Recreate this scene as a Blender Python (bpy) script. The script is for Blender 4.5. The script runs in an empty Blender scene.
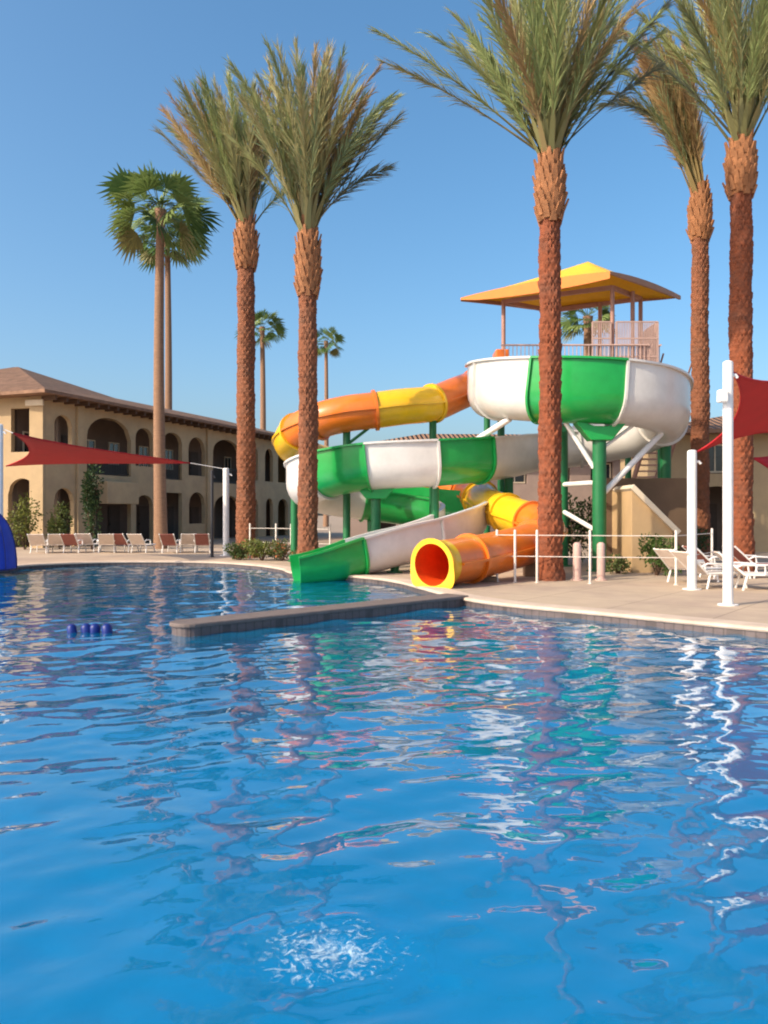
import bpy, bmesh, math, random
import numpy as np
from mathutils import Vector, Matrix

R = math.radians
PI = math.pi
random.seed(11)
C = bpy.context.scene.collection
F, HX, HY, EYE = 800.0, 384.0, 515.0, 1.75
DECK = 0.15


def P(px, py, D):
    """world point seen at a picture position, D metres in front of the photographer"""
    return Vector(((px - HX) / F * D, D, EYE - (py - HY) / F * D))


def X(px, D):
    return (px - HX) / F * D


def Z(py, D):
    return EYE - (py - HY) / F * D


# ------------------------------------------------------------------ materials
MATS = {}


def mat(name, col, rough=0.6, var=0.12, scale=3.0, bump=0.0, bscale=40.0, spec=0.4, metal=0.0, coat=0.0,
        dirt=None, dscale=0.8, damt=0.5, stretch=None, transl=0.0):
    m = bpy.data.materials.new(name)
    m.use_nodes = True
    nt = m.node_tree
    N, L = nt.nodes, nt.links
    bs = N['Principled BSDF']
    bs.inputs['Roughness'].default_value = rough
    bs.inputs['Metallic'].default_value = metal
    bs.inputs['Specular IOR Level'].default_value = spec
    if coat:
        bs.inputs['Coat Weight'].default_value = coat
        bs.inputs['Coat Roughness'].default_value = 0.12
    tc = N.new('ShaderNodeTexCoord')
    vec = tc.outputs['Object']
    if stretch:
        mp = N.new('ShaderNodeMapping')
        mp.inputs['Scale'].default_value = stretch
        L.new(vec, mp.inputs['Vector'])
        vec = mp.outputs['Vector']
    nz = N.new('ShaderNodeTexNoise')
    nz.inputs['Scale'].default_value = scale
    nz.inputs['Detail'].default_value = 6
    nz.inputs['Roughness'].default_value = 0.65
    L.new(vec, nz.inputs['Vector'])
    rp = N.new('ShaderNodeValToRGB')
    rp.color_ramp.elements[0].position = 0.25
    rp.color_ramp.elements[1].position = 0.75
    rp.color_ramp.elements[0].color = tuple(max(0, c * (1 - var)) for c in col) + (1,)
    rp.color_ramp.elements[1].color = tuple(min(1, c * (1 + var)) for c in col) + (1,)
    L.new(nz.outputs['Fac'], rp.inputs['Fac'])
    out = rp.outputs['Color']
    if dirt:
        n2 = N.new('ShaderNodeTexNoise')
        n2.inputs['Scale'].default_value = dscale
        n2.inputs['Detail'].default_value = 8
        n2.inputs['Roughness'].default_value = 0.7
        L.new(vec, n2.inputs['Vector'])
        r2 = N.new('ShaderNodeValToRGB')
        r2.color_ramp.elements[0].position = 0.45
        r2.color_ramp.elements[1].position = 0.72
        r2.color_ramp.elements[0].color = (0, 0, 0, 1)
        r2.color_ramp.elements[1].color = (damt, damt, damt, 1)
        L.new(n2.outputs['Fac'], r2.inputs['Fac'])
        mx = N.new('ShaderNodeMixRGB')
        L.new(r2.outputs['Color'], mx.inputs['Fac'])
        L.new(out, mx.inputs['Color1'])
        mx.inputs['Color2'].default_value = tuple(dirt) + (1,)
        out = mx.outputs['Color']
    L.new(out, bs.inputs['Base Color'])
    if bump:
        n3 = N.new('ShaderNodeTexNoise')
        n3.inputs['Scale'].default_value = bscale
        n3.inputs['Detail'].default_value = 5
        L.new(vec, n3.inputs['Vector'])
        b = N.new('ShaderNodeBump')
        b.inputs['Strength'].default_value = bump
        b.inputs['Distance'].default_value = 0.02
        L.new(n3.outputs['Fac'], b.inputs['Height'])
        L.new(b.outputs['Normal'], bs.inputs['Normal'])
    MATS[name] = m
    return m


def leaf_mat(name, transl=0.35, rough=0.55):
    m = bpy.data.materials.new(name)
    m.use_nodes = True
    nt = m.node_tree
    N, L = nt.nodes, nt.links
    bs = N['Principled BSDF']
    bs.inputs['Roughness'].default_value = rough
    bs.inputs['Specular IOR Level'].default_value = 0.3
    at = N.new('ShaderNodeVertexColor')
    at.layer_name = 'tint'
    tr = N.new('ShaderNodeBsdfTranslucent')
    L.new(at.outputs['Color'], bs.inputs['Base Color'])
    L.new(at.outputs['Color'], tr.inputs['Color'])
    mx = N.new('ShaderNodeMixShader')
    mx.inputs['Fac'].default_value = transl
    L.new(bs.outputs[0], mx.inputs[1])
    L.new(tr.outputs[0], mx.inputs[2])
    L.new(mx.outputs[0], N['Material Output'].inputs['Surface'])
    MATS[name] = m
    return m


def tile_mat(name, col):
    """rows of barrel roof tiles: waves along the slope's width, courses along its length (uses UV in metres)"""
    m = mat(name, col, rough=0.85, var=0.35, scale=2.2, dirt=(col[0] * .5, col[1] * .5, col[2] * .55), dscale=1.3, damt=.6)
    nt = m.node_tree
    N, L = nt.nodes, nt.links
    uv = N.new('ShaderNodeUVMap')
    sep = N.new('ShaderNodeSeparateXYZ')
    L.new(uv.outputs['UV'], sep.inputs[0])

    def math_node(op, a, b=None):
        n = N.new('ShaderNodeMath')
        n.operation = op
        for i, v in enumerate((a, b)):
            if v is None:
                continue
            if isinstance(v, (int, float)):
                n.inputs[i].default_value = v
            else:
                L.new(v, n.inputs[i])
        return n.outputs[0]
    wv = math_node('ABSOLUTE', math_node('SINE', math_node('MULTIPLY', sep.outputs[0], PI / 0.3)))
    cs = math_node('FRACT', math_node('MULTIPLY', sep.outputs[1], 1 / 0.4))
    h = math_node('ADD', wv, math_node('MULTIPLY', cs, 0.6))
    b = N.new('ShaderNodeBump')
    b.inputs['Strength'].default_value = 1.0
    b.inputs['Distance'].default_value = 0.2
    L.new(h, b.inputs['Height'])
    L.new(b.outputs['Normal'], N['Principled BSDF'].inputs['Normal'])
    return m


mat('white_gelcoat', (0.68, 0.66, 0.62), 0.32, var=.06, dirt=(.5, .47, .42), dscale=.9, damt=.45, coat=.3)
mat('green_gelcoat', (0.008, 0.30, 0.055), 0.3, var=.12, dirt=(.02, .36, .10), dscale=.8, damt=.5, coat=.35)
mat('orange_gelcoat', (0.72, 0.17, 0.015), 0.32, var=.14, dirt=(.62, .2, .05), dscale=.9, damt=.5, coat=.3)
mat('yellow_gelcoat', (0.80, 0.46, 0.012), 0.32, var=.1, dirt=(.68, .45, .08), dscale=.9, damt=.4, coat=.3)
mat('red_inner', (0.74, 0.085, 0.012), 0.4, var=.15)
mat('green_steel', (0.012, 0.15, 0.05), 0.45, var=.15, dirt=(.03, .11, .05), damt=.5)
mat('white_paint', (0.78, 0.76, 0.73), 0.45, var=.06, dirt=(.55, .5, .44), dscale=1.6, damt=.4)
mat('pink_steel', (0.38, 0.21, 0.165), 0.5, var=.15)
mat('rail_mesh', (0.50, 0.34, 0.29), 0.6, var=.1)
mat('roof_yellow', (0.80, 0.47, 0.015), 0.45, var=.08, dirt=(.6, .38, .06), damt=.4)
mat('roof_orange', (0.66, 0.19, 0.012), 0.5, var=.1)
mat('roof_brown', (0.36, 0.20, 0.13), 0.6, var=.15)
mat('fence_paint', (0.66, 0.59, 0.52), 0.5, var=.08)
mat('dark_grey', (0.03, 0.03, 0.035), 0.5)
mat('stucco', (0.43, 0.31, 0.175), 0.9, var=.1, scale=1.2, bump=.3, bscale=60, dirt=(.34, .24, .15), dscale=.5, damt=.6)
mat('stucco_grey', (0.48, 0.345, 0.195), 0.9, var=.12, scale=1.2, bump=.3, bscale=60, dirt=(.32, .235, .15), dscale=.5, damt=.6)
mat('stucco_recess_shade', (0.15, 0.11, 0.085), 0.9, var=.15, scale=1.2)  # stucco colour lowered to paint the shade inside the wall openings
mat('stucco_mauve', (0.31, 0.23, 0.19), 0.9, var=.1, scale=1.2, bump=.3, bscale=60, dirt=(.22, .16, .14), dscale=.5, damt=.6)
mat('stucco_brown', (0.235, 0.145, 0.085), 0.9, var=.12, scale=1.5, bump=.3, bscale=60, dirt=(.18, .11, .07), dscale=.7, damt=.6)
mat('stucco_slide_shade', (0.135, 0.085, 0.05), 0.9, var=.15, scale=1.5, bump=.3, bscale=60, dirt=(.10, .062, .038), dscale=.7, damt=.6)  # brown stucco darkened so its colour carries the slide's shadow
mat('stucco_tan', (0.46, 0.31, 0.16), 0.9, var=.1, scale=1.5, bump=.3, bscale=60, dirt=(.36, .24, .13), dscale=.7, damt=.5)
mat('door_brown', (0.07, 0.045, 0.03), 0.6, var=.2)
mat('iron', (0.025, 0.022, 0.02), 0.5)
mat('dark_glass', (0.02, 0.025, 0.03), 0.08, var=.2, spec=.8)
mat('timber', (0.10, 0.055, 0.032), 0.75, var=.25, stretch=(1, 1, 6))
mat('cream_trim', (0.62, 0.52, 0.38), 0.8, var=.1)
tile_mat('clay_tile', (0.255, 0.145, 0.09))
mat('concrete_deck', (0.46, 0.35, 0.245), 0.85, var=.1, scale=1.2, bump=.25, bscale=80, dirt=(.33, .24, .19), dscale=.5, damt=.9)
mat('coping_stone', (0.55, 0.43, 0.33), 0.8, var=.14, scale=2.5, bump=.3, bscale=50, dirt=(.40, .30, .23), dscale=1.2, damt=.7)
mat('earth', (0.30, 0.225, 0.16), 0.95, var=.2, scale=.5, bump=.4, bscale=20)
mat('wall_tile', (0.11, 0.085, 0.083), 0.45, var=.25, scale=7, bump=.2, bscale=30, dirt=(.14, .11, .10), dscale=3, damt=.6)
mat('wall_cap', (0.15, 0.115, 0.10), 0.75, var=.2, scale=5, bump=.35, bscale=40, dirt=(.15, .12, .11), dscale=2.5, damt=.7)
mat('red_fabric', (0.40, 0.010, 0.016), 0.75, var=.12, scale=2, bump=.15, bscale=200)
mat('blue_fabric', (0.012, 0.05, 0.42), 0.6, var=.2, scale=2, bump=.15, bscale=100)
mat('navy_plastic', (0.008, 0.022, 0.16), 0.4, var=.15)
mat('sling_tan', (0.66, 0.56, 0.48), 0.8, var=.12, scale=6)
mat('sling_red', (0.27, 0.10, 0.08), 0.8, var=.15, scale=6)
mat('trunk_bark', (0.215, 0.060, 0.024), 0.9, var=.4, scale=7, bump=.6, bscale=25, dirt=(.13, .06, .038), dscale=2.2, damt=.7)
mat('trunk_brown', (0.215, 0.078, 0.036), 0.9, var=.4, scale=7, bump=.6, bscale=25, dirt=(.13, .068, .042), dscale=2.2, damt=.7)
mat('stub_tan', (0.30, 0.13, 0.055), 0.9, var=.45, scale=6, bump=.5, bscale=30)
mat('fan_trunk', (0.26, 0.15, 0.09), 0.9, var=.25, scale=4, bump=.5, bscale=15, stretch=(1, 1, 4))
mat('plaster_blue', (0.004, 0.30, 0.53), 0.7, var=.3, scale=.6, dirt=(.004, .15, .27), dscale=.5, damt=.8)  # broad darker mottle imitates uneven refracted light on the pool floor
mat('lamp_glass', (0.7, 0.6, 0.4), 0.4)
def add_joints(name, w, h, amt):
    nt = MATS[name].node_tree
    N, L = nt.nodes, nt.links
    bs = N['Principled BSDF']
    src = bs.inputs['Base Color'].links[0].from_socket
    tc = N.new('ShaderNodeTexCoord')
    mp = N.new('ShaderNodeMapping')
    mp.inputs['Rotation'].default_value = (0, 0, R(38))
    L.new(tc.outputs['Object'], mp.inputs['Vector'])
    br = N.new('ShaderNodeTexBrick')
    br.offset = 0
    br.inputs['Scale'].default_value = 1
    br.inputs['Brick Width'].default_value = w
    br.inputs['Row Height'].default_value = h
    br.inputs['Mortar Size'].default_value = .012
    br.inputs['Color1'].default_value = (1, 1, 1, 1)
    br.inputs['Color2'].default_value = (.93, .93, .94, 1)
    br.inputs['Mortar'].default_value = (amt, amt, amt, 1)
    L.new(mp.outputs['Vector'], br.inputs['Vector'])
    mx = N.new('ShaderNodeMixRGB')
    mx.blend_type = 'MULTIPLY'
    mx.inputs['Fac'].default_value = 1
    L.new(src, mx.inputs['Color1'])
    L.new(br.outputs['Color'], mx.inputs['Color2'])
    L.new(mx.outputs['Color'], bs.inputs['Base Color'])


add_joints('concrete_deck', 1.8, 1.8, .55)
add_joints('wall_tile', .15, .15, .6)
leaf_mat('frond_leaf', .3)
leaf_mat('shrub_leaf', .3)


# ------------------------------------------------------------------ mesh builder
class MB:
    def __init__(s):
        s.v, s.f, s.c, s.uv = [], [], [], {}

    def vert(s, p, col=None):
        s.v.append((p[0], p[1], p[2]))
        s.c.append(col)
        return len(s.v) - 1

    def face(s, *i, uv=None):
        s.f.append(tuple(i))
        if uv:
            s.uv[len(s.f) - 1] = uv

    def quad(s, a, b, c, d, col=None, uv=None):
        s.face(*[s.vert(p, col) for p in (a, b, c, d)], uv=uv)

    def poly(s, pts, col=None, uv=None):
        s.face(*[s.vert(p, col) for p in pts], uv=uv)

    def box(s, c, size, rot=None):
        hx, hy, hz = size[0] / 2, size[1] / 2, size[2] / 2
        M = rot if rot is not None else Matrix.Identity(3)
        c = Vector(c)
        ids = [s.vert(c + M @ Vector((x * hx, y * hy, z * hz))) for x in (-1, 1) for y in (-1, 1) for z in (-1, 1)]
        for q in ((0, 1, 3, 2), (4, 6, 7, 5), (0, 4, 5, 1), (2, 3, 7, 6), (0, 2, 6, 4), (1, 5, 7, 3)):
            s.face(*[ids[k] for k in q])

    def bar(s, a, b, w, h=None):
        """rectangular bar from a to b"""
        a, b = Vector(a), Vector(b)
        d = b - a
        z = d.normalized()
        up = Vector((0, 0, 1)) if abs(z.z) < .95 else Vector((0, 1, 0))
        x = z.cross(up).normalized()
        y = x.cross(z)
        M = Matrix((x, y, z)).transposed()
        s.box((a + b) / 2, (w, h or w, d.length), M)

    def tube(s, pts, r, n=10, cap=True):
        pts = [Vector(p) for p in pts]
        rs = r if isinstance(r, (list, tuple)) else [r] * len(pts)
        rings = []
        ref = None
        for i, p in enumerate(pts):
            t = (pts[min(i + 1, len(pts) - 1)] - pts[max(i - 1, 0)]).normalized()
            if ref is None:
                ref = t.cross(Vector((0, 0, 1)) if abs(t.z) < .9 else Vector((0, 1, 0))).normalized()
            ref = (ref - t * ref.dot(t)).normalized()
            o = t.cross(ref)
            rings.append([s.vert(p + (ref * math.cos(2 * PI * k / n) + o * math.sin(2 * PI * k / n)) * rs[i]) for k in range(n)])
        for a, b in zip(rings, rings[1:]):
            for k in range(n):
                s.face(a[k], a[(k + 1) % n], b[(k + 1) % n], b[k])
        if cap:
            s.face(*rings[0][::-1])
            s.face(*rings[-1])

    def lathe(s, prof, c=(0, 0, 0), n=20):
        rings = [[s.vert((c[0] + r * math.cos(2 * PI * k / n), c[1] + r * math.sin(2 * PI * k / n), c[2] + z)) for k in range(n)] for r, z in prof]
        for a, b in zip(rings, rings[1:]):
            for k in range(n):
                s.face(a[k], a[(k + 1) % n], b[(k + 1) % n], b[k])
        s.face(*rings[0][::-1])
        s.face(*rings[-1])

    def build(s, name, m, parent=None, smooth=False, bevel=0, merge=False, auto=None):
        me = bpy.data.meshes.new(name)
        me.from_pydata(s.v, [], s.f)
        if any(c is not None for c in s.c):
            ca = me.color_attributes.new('tint', 'FLOAT_COLOR', 'POINT')
            arr = np.array([(c or (0.1, 0.1, 0.05)) + (1,) for c in s.c], dtype=np.float32).ravel()
            ca.data.foreach_set('color', arr)
        if s.uv:
            ul = me.uv_layers.new(name='UVMap')
            for fi, uvs in s.uv.items():
                for li, uv in zip(me.polygons[fi].loop_indices, uvs):
                    ul.data[li].uv = uv
        me.materials.append(MATS[m])
        bm = bmesh.new()
        bm.from_mesh(me)
        if merge:
            bmesh.ops.remove_doubles(bm, verts=bm.verts, dist=1e-4)
        if smooth is not None and not any(c is not None for c in s.c):
            bmesh.ops.recalc_face_normals(bm, faces=bm.faces)
        bm.to_mesh(me)
        bm.free()
        if smooth:
            me.polygons.foreach_set('use_smooth', [True] * len(me.polygons))
        if auto:
            me.polygons.foreach_set('use_smooth', [True] * len(me.polygons))
            me.set_sharp_from_angle(angle=R(auto))
        o = bpy.data.objects.new(name, me)
        C.objects.link(o)
        if parent is not None:
            o.parent = parent
            o.matrix_parent_inverse = Matrix.Identity(4)
        if bevel:
            b = o.modifiers.new('Bevel', 'BEVEL')
            b.width = bevel
            b.segments = 2
            b.limit_method = 'ANGLE'
        return o


def tag(o, label=None, cat=None, group=None, kind=None):
    if label:
        o['label'] = label
    if cat:
        o['category'] = cat
    if group:
        o['group'] = group
    if kind:
        o['kind'] = kind
    return o


def thing(name, label, cat, loc=(0, 0, 0), rz=0.0, group=None):
    o = bpy.data.objects.new(name, None)
    o.empty_display_size = .3
    C.objects.link(o)
    o.location = loc
    o.rotation_euler = (0, 0, rz)
    return tag(o, label, cat, group)


def copy_tree(o, parent=None):
    c = o.copy()
    C.objects.link(c)
    if parent is not None:
        c.parent = parent
    for ch in list(o.children):
        copy_tree(ch, c)
    return c


def catmull(pts, per=10, closed=False):
    pts = [Vector(p) for p in pts]
    n = len(pts)
    out = []
    rng = n if closed else n - 1
    for i in range(rng):
        if closed:
            p0, p1, p2, p3 = pts[(i - 1) % n], pts[i], pts[(i + 1) % n], pts[(i + 2) % n]
        else:
            p1, p2 = pts[i], pts[i + 1]
            p0 = pts[i - 1] if i > 0 else p1 * 2 - p2
            p3 = pts[i + 2] if i + 2 < n else p2 * 2 - p1
        for k in range(per):
            t = k / per
            out.append(.5 * ((2 * p1) + (p2 - p0) * t + (2 * p0 - 5 * p1 + 4 * p2 - p3) * t * t + (3 * p1 - p0 - 3 * p2 + p3) * t ** 3))
    if not closed:
        out.append(pts[-1])
    return out


# ------------------------------------------------------------------ world, sun, camera
SUN_AZ = Vector((-0.78, -0.50, 0)).normalized()
SUN_EL = R(36)
sc = bpy.context.scene
w = bpy.data.worlds.new("World")
sc.world = w
w.use_nodes = True
nt = w.node_tree
sky = nt.nodes.new('ShaderNodeTexSky')
sky.sky_type = 'NISHITA'
sky.sun_disc = False
sky.sun_elevation = SUN_EL
sky.sun_rotation = math.atan2(SUN_AZ.x, SUN_AZ.y)
sky.altitude = 300
sky.air_density = 1.0
sky.dust_density = 5.0
sky.ozone_density = 3.0
bg = nt.nodes['Background']
bg.inputs['Strength'].default_value = 0.15
hs = nt.nodes.new('ShaderNodeHueSaturation')
hs.inputs['Saturation'].default_value = 1.22
hs.inputs['Hue'].default_value = .49
nt.links.new(sky.outputs[0], hs.inputs['Color'])
nt.links.new(hs.outputs[0], bg.inputs['Color'])

sl = bpy.data.lights.new('sun', 'SUN')
sl.energy = 3.1
sl.angle = R(0.55)
sl.color = (1.0, 0.855, 0.66)
so = bpy.data.objects.new('sun', sl)
C.objects.link(so)
sdir = Vector((SUN_AZ.x * math.cos(SUN_EL), SUN_AZ.y * math.cos(SUN_EL), math.sin(SUN_EL)))
so.rotation_euler = sdir.to_track_quat('Z', 'Y').to_euler()

cam = bpy.data.cameras.new('camera')
cam.sensor_fit = 'VERTICAL'
cam.sensor_height = 36
cam.lens = F / 1024 * 36
cam.shift_y = (HY - 512) / 1024
cam.clip_start = .1
cam.clip_end = 3000
co = bpy.data.objects.new('camera', cam)
C.objects.link(co)
co.location = (0, 0, EYE)
co.rotation_euler = (R(90), 0, 0)
sc.camera = co
sc.view_settings.view_transform = 'Standard'
sc.view_settings.look = 'None'
sc.view_settings.gamma = 1
sc.view_settings.exposure = 0.7
sc.view_settings.use_curve_mapping = False
sc.cycles.max_bounces = 8
sc.cycles.transparent_max_bounces = 12
sc.cycles.use_denoising = True
sc.cycles.filter_width = 2.0

# ------------------------------------------------------------------ pool and ground
pool_ctrl = [(-17, 1.0), (-6, .95), (3, .95), (9, 1.2), (11.4, 4), (9.9, 7.4), (7.4, 9.7), (5.4, 11.35), (3.57, 13.15), (2.25, 14.4),
             (1.5, 15.6), (1.0, 17.2), (.25, 19.6), (-.9, 21.2), (-2.5, 22.4), (-3.1, 24.1), (-4.3, 26), (-6.3, 27.5), (-9.4, 27.6), (-11.2, 26.2), (-12, 24.4), (-14, 22.2), (-17.5, 21), (-19, 12)]
OUT = [Vector((p.x, p.y)) for p in catmull([(a, b, 0) for a, b in pool_ctrl], 8, True)]
nO = len(OUT)
PN = np.array([(p.x, p.y) for p in OUT])


def inside(xs, ys):
    res = np.zeros(xs.shape, bool)
    j = nO - 1
    for i in range(nO):
        xi, yi = PN[i]
        xj, yj = PN[j]
        if yi != yj:
            c = ((yi > ys) != (yj > ys)) & (xs < (xj - xi) * (ys - yi) / (yj - yi) + xi)
            res ^= c
        j = i
    return res


def offset(d):
    res = []
    for i in range(nO):
        t = (OUT[(i + 1) % nO] - OUT[i - 1]).normalized()
        res.append(OUT[i] + Vector((t.y, -t.x)) * d)   # outline runs counter-clockwise: right-hand side is outside
    return res


def sheet(name, outer, hole, z, m, parent=None):
    bm = bmesh.new()
    edges = []
    for loop in (outer, hole):
        vs = [bm.verts.new((p[0], p[1], z)) for p in loop]
        for a, b in zip(vs, vs[1:] + vs[:1]):
            edges.append(bm.edges.new((a, b)))
    bmesh.ops.triangle_fill(bm, use_beauty=True, use_dissolve=False, edges=edges, normal=(0, 0, 1))
    for f in bm.faces:
        if f.normal.z < 0:
            f.normal_flip()
    me = bpy.data.meshes.new(name)
    bm.to_mesh(me)
    bm.free()
    me.materials.append(MATS[m])
    o = bpy.data.objects.new(name, me)
    C.objects.link(o)
    return o


ground = sheet('ground', [(-900, -300), (900, -300), (900, 1600), (-900, 1600)], offset(.6), DECK - .02, 'earth')
tag(ground, kind='structure')
deck = sheet('pool_deck', [(-40, -8), (40, -8), (40, 33), (12, 36.5), (-40, 45)], offset(.38), DECK, 'concrete_deck')
tag(deck, kind='structure')

mb = MB()                                   # coping ring: top slab with a rounded nose over the water
prof = [(.40, -.02), (.40, .012), (.02, .012), (-.03, .0), (-.045, -.03), (-.03, -.055), (.02, -.06)]
rings = []
for i in range(nO):
    t = (OUT[(i + 1) % nO] - OUT[i - 1]).normalized()
    nrm = Vector((t.y, -t.x))
    rings.append([mb.vert((OUT[i].x + nrm.x * d, OUT[i].y + nrm.y * d, DECK + z)) for d, z in prof])
for i in range(nO):
    a, b = rings[i], rings[(i + 1) % nO]
    for k in range(len(prof) - 1):
        mb.face(a[k], b[k], b[k + 1], a[k + 1])
cop = mb.build('pool_coping', 'coping_stone')
tag(cop, kind='structure')

mb = MB()                                   # basin: walls and floor
top = [mb.vert((p.x, p.y, -.12)) for p in OUT]
bot = [mb.vert((p.x, p.y, -1.35)) for p in OUT]
for i in range(nO):
    j = (i + 1) % nO
    mb.face(top[i], top[j], bot[j], bot[i])
mb.face(*bot)
basin = mb.build('pool_basin', 'plaster_blue', smooth=None)
tag(basin, kind='structure')
mb = MB()                                   # waterline tile band
a_ = offset(-.004)
up_ = [mb.vert((p.x, p.y, DECK - .055)) for p in a_]
lo_ = [mb.vert((p.x, p.y, -.16)) for p in a_]
for i in range(nO):
    j = (i + 1) % nO
    mb.face(up_[i], up_[j], lo_[j], lo_[i])
tag(mb.build('waterline_tile', 'wall_tile', smooth=None), kind='structure')

# water: real wavelets, finer near the photographer
rng = np.random.default_rng(5)
ys = [.9]
while ys[-1] < 28.2:
    ys.append(ys[-1] + min(.085, .024 + .0040 * ys[-1]))
ys = np.array(ys)
xs = np.arange(-18.6, 11.6, .055)
XX, YY = np.meshgrid(xs, ys)
ZZ = np.zeros_like(XX)
nw = 80
for i in range(nw):
    lam = .17 * (2.2 / .17) ** (rng.random() ** 1.15)
    th = rng.normal(R(95), R(48))
    k = 2 * PI / lam
    slope = .0112 * (lam / .5) ** -.2
    ph = rng.random() * 2 * PI
    # slow phase drift so the crests break up instead of running in straight lines
    wob = .8 * np.sin(XX * (.55 + .5 * rng.random()) + rng.random() * 6) + .8 * np.sin(YY * (.5 + .5 * rng.random()) + rng.random() * 6)
    ZZ += slope / k * np.sin(k * (XX * math.cos(th) + YY * math.sin(th)) + ph + wob)
for cx, cy, amp, lam, dec in ((-.22, 3.2, .016, .13, .22), (-4.4, 11.9, .008, .3, .9)):
    rr = np.hypot(XX - cx, YY - cy)
    ZZ += amp * np.cos(2 * PI * rr / lam + 1.5 * np.sin(4 * np.arctan2(YY - cy, XX - cx))) * np.exp(-rr / dec)
ins = inside(XX, YY)
keep = ins[:-1, :-1] | ins[1:, :-1] | ins[:-1, 1:] | ins[1:, 1:]
ny, nx = XX.shape
idx = np.arange(ny * nx).reshape(ny, nx)
q = np.stack([idx[:-1, :-1][keep], idx[:-1, 1:][keep], idx[1:, 1:][keep], idx[1:, :-1][keep]], 1)
used = np.unique(q)
remap = np.full(ny * nx, -1)
remap[used] = np.arange(len(used))
co3 = np.stack([XX.ravel(), YY.ravel(), ZZ.ravel()], 1)[used]
q = remap[q]
me = bpy.data.meshes.new('pool_water')
me.vertices.add(len(co3))
me.vertices.foreach_set('co', co3.astype(np.float32).ravel())
me.loops.add(q.size)
me.loops.foreach_set('vertex_index', q.ravel().astype(np.int32))
me.polygons.add(len(q))
me.polygons.foreach_set('loop_start', np.arange(0, q.size, 4, dtype=np.int32))
me.update(calc_edges=True)
me.validate()
me.polygons.foreach_set('use_smooth', [True] * len(q))
m = bpy.data.materials.new('water')
m.use_nodes = True
N, L = m.node_tree.nodes, m.node_tree.links
N.remove(N['Principled BSDF'])
tc = N.new('ShaderNodeTexCoord')
nz = N.new('ShaderNodeTexNoise')
nz.inputs['Scale'].default_value = 6.0
nz.inputs['Detail'].default_value = 2
L.new(tc.outputs['Object'], nz.inputs['Vector'])
bp = N.new('ShaderNodeBump')
bp.inputs['Strength'].default_value = .5
bp.inputs['Distance'].default_value = .007
L.new(nz.outputs['Fac'], bp.inputs['Height'])
# Schlick reflectance of water, the same from above and below
geo = N.new('ShaderNodeNewGeometry')
dt = N.new('ShaderNodeVectorMath')
dt.operation = 'DOT_PRODUCT'
L.new(bp.outputs['Normal'], dt.inputs[0])
L.new(geo.outputs['Incoming'], dt.inputs[1])


def wmath(op, a, b=None):
    n = N.new('ShaderNodeMath')
    n.operation = op
    n.use_clamp = op in ('SUBTRACT', 'ADD')
    for i_, v in enumerate((a, b)):
        if v is None:
            continue
        if isinstance(v, (int, float)):
            n.inputs[i_].default_value = v
        else:
            L.new(v, n.inputs[i_])
    return n.outputs[0]


refl = wmath('ADD', wmath('MULTIPLY', wmath('POWER', wmath('SUBTRACT', 1.0, wmath('ABSOLUTE', dt.outputs['Value'])), 2.75), .96), .035)
gl = N.new('ShaderNodeBsdfGlossy')
gl.inputs['Roughness'].default_value = .025
L.new(bp.outputs['Normal'], gl.inputs['Normal'])
tr = N.new('ShaderNodeBsdfTransparent')
tr.inputs['Color'].default_value = (.36, .80, .97, 1)
df = N.new('ShaderNodeBsdfDiffuse')          # cloudiness of the water itself
df.inputs['Color'].default_value = (.001, .23, .47, 1)
L.new(bp.outputs['Normal'], df.inputs['Normal'])
bd_mix = N.new('ShaderNodeMixShader')
bd_mix.inputs[0].default_value = .5
L.new(tr.outputs[0], bd_mix.inputs[1])
L.new(df.outputs[0], bd_mix.inputs[2])
mx = N.new('ShaderNodeMixShader')
L.new(refl, mx.inputs[0])
L.new(bd_mix.outputs[0], mx.inputs[1])
L.new(gl.outputs[0], mx.inputs[2])
L.new(mx.outputs[0], N['Material Output'].inputs['Surface'])
me.materials.append(m)
wo = bpy.data.objects.new('pool_water', me)
C.objects.link(wo)
tag(wo, kind='structure')

# ------------------------------------------------------------------ dividing wall in the pool
mb, mc = MB(), MB()
A, B = Vector((-2.85, 11.75, 0)), Vector((1.45, 15.75, 0))
d = (B - A).normalized()
s_ = Vector((-d.y, d.x, 0))


def capsule(hw, grow=0):
    pts = []
    for k in range(13):
        a = PI / 2 + PI * k / 12
        pts.append(A + (d * math.cos(a) + s_ * math.sin(a)) * (hw + grow))
    pts += [B - s_ * (hw + grow), B + s_ * (hw + grow)]
    return pts


dw = thing('divider_wall', 'low grey brown stone wall with rounded end dividing the pool', 'pool wall')
mu = MB()
for b_, z0, z1, g in ((mu, -1.34, -.121, 0), (mb, -.12, .125, 0), (mc, .126, .19, .035)):
    pts = capsule(.26, g)
    lo = [b_.vert((p.x, p.y, z0)) for p in pts]
    hi = [b_.vert((p.x, p.y, z1)) for p in pts]
    for i in range(len(pts)):
        j = (i + 1) % len(pts)
        b_.face(lo[i], lo[j], hi[j], hi[i])
    b_.face(*hi)
    b_.face(*lo[::-1])
mb.build('wall_body', 'wall_tile', dw)
mu.build('submerged_wall', 'plaster_blue', dw)
mc.build('cap', 'wall_cap', dw, bevel=.02)

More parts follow.
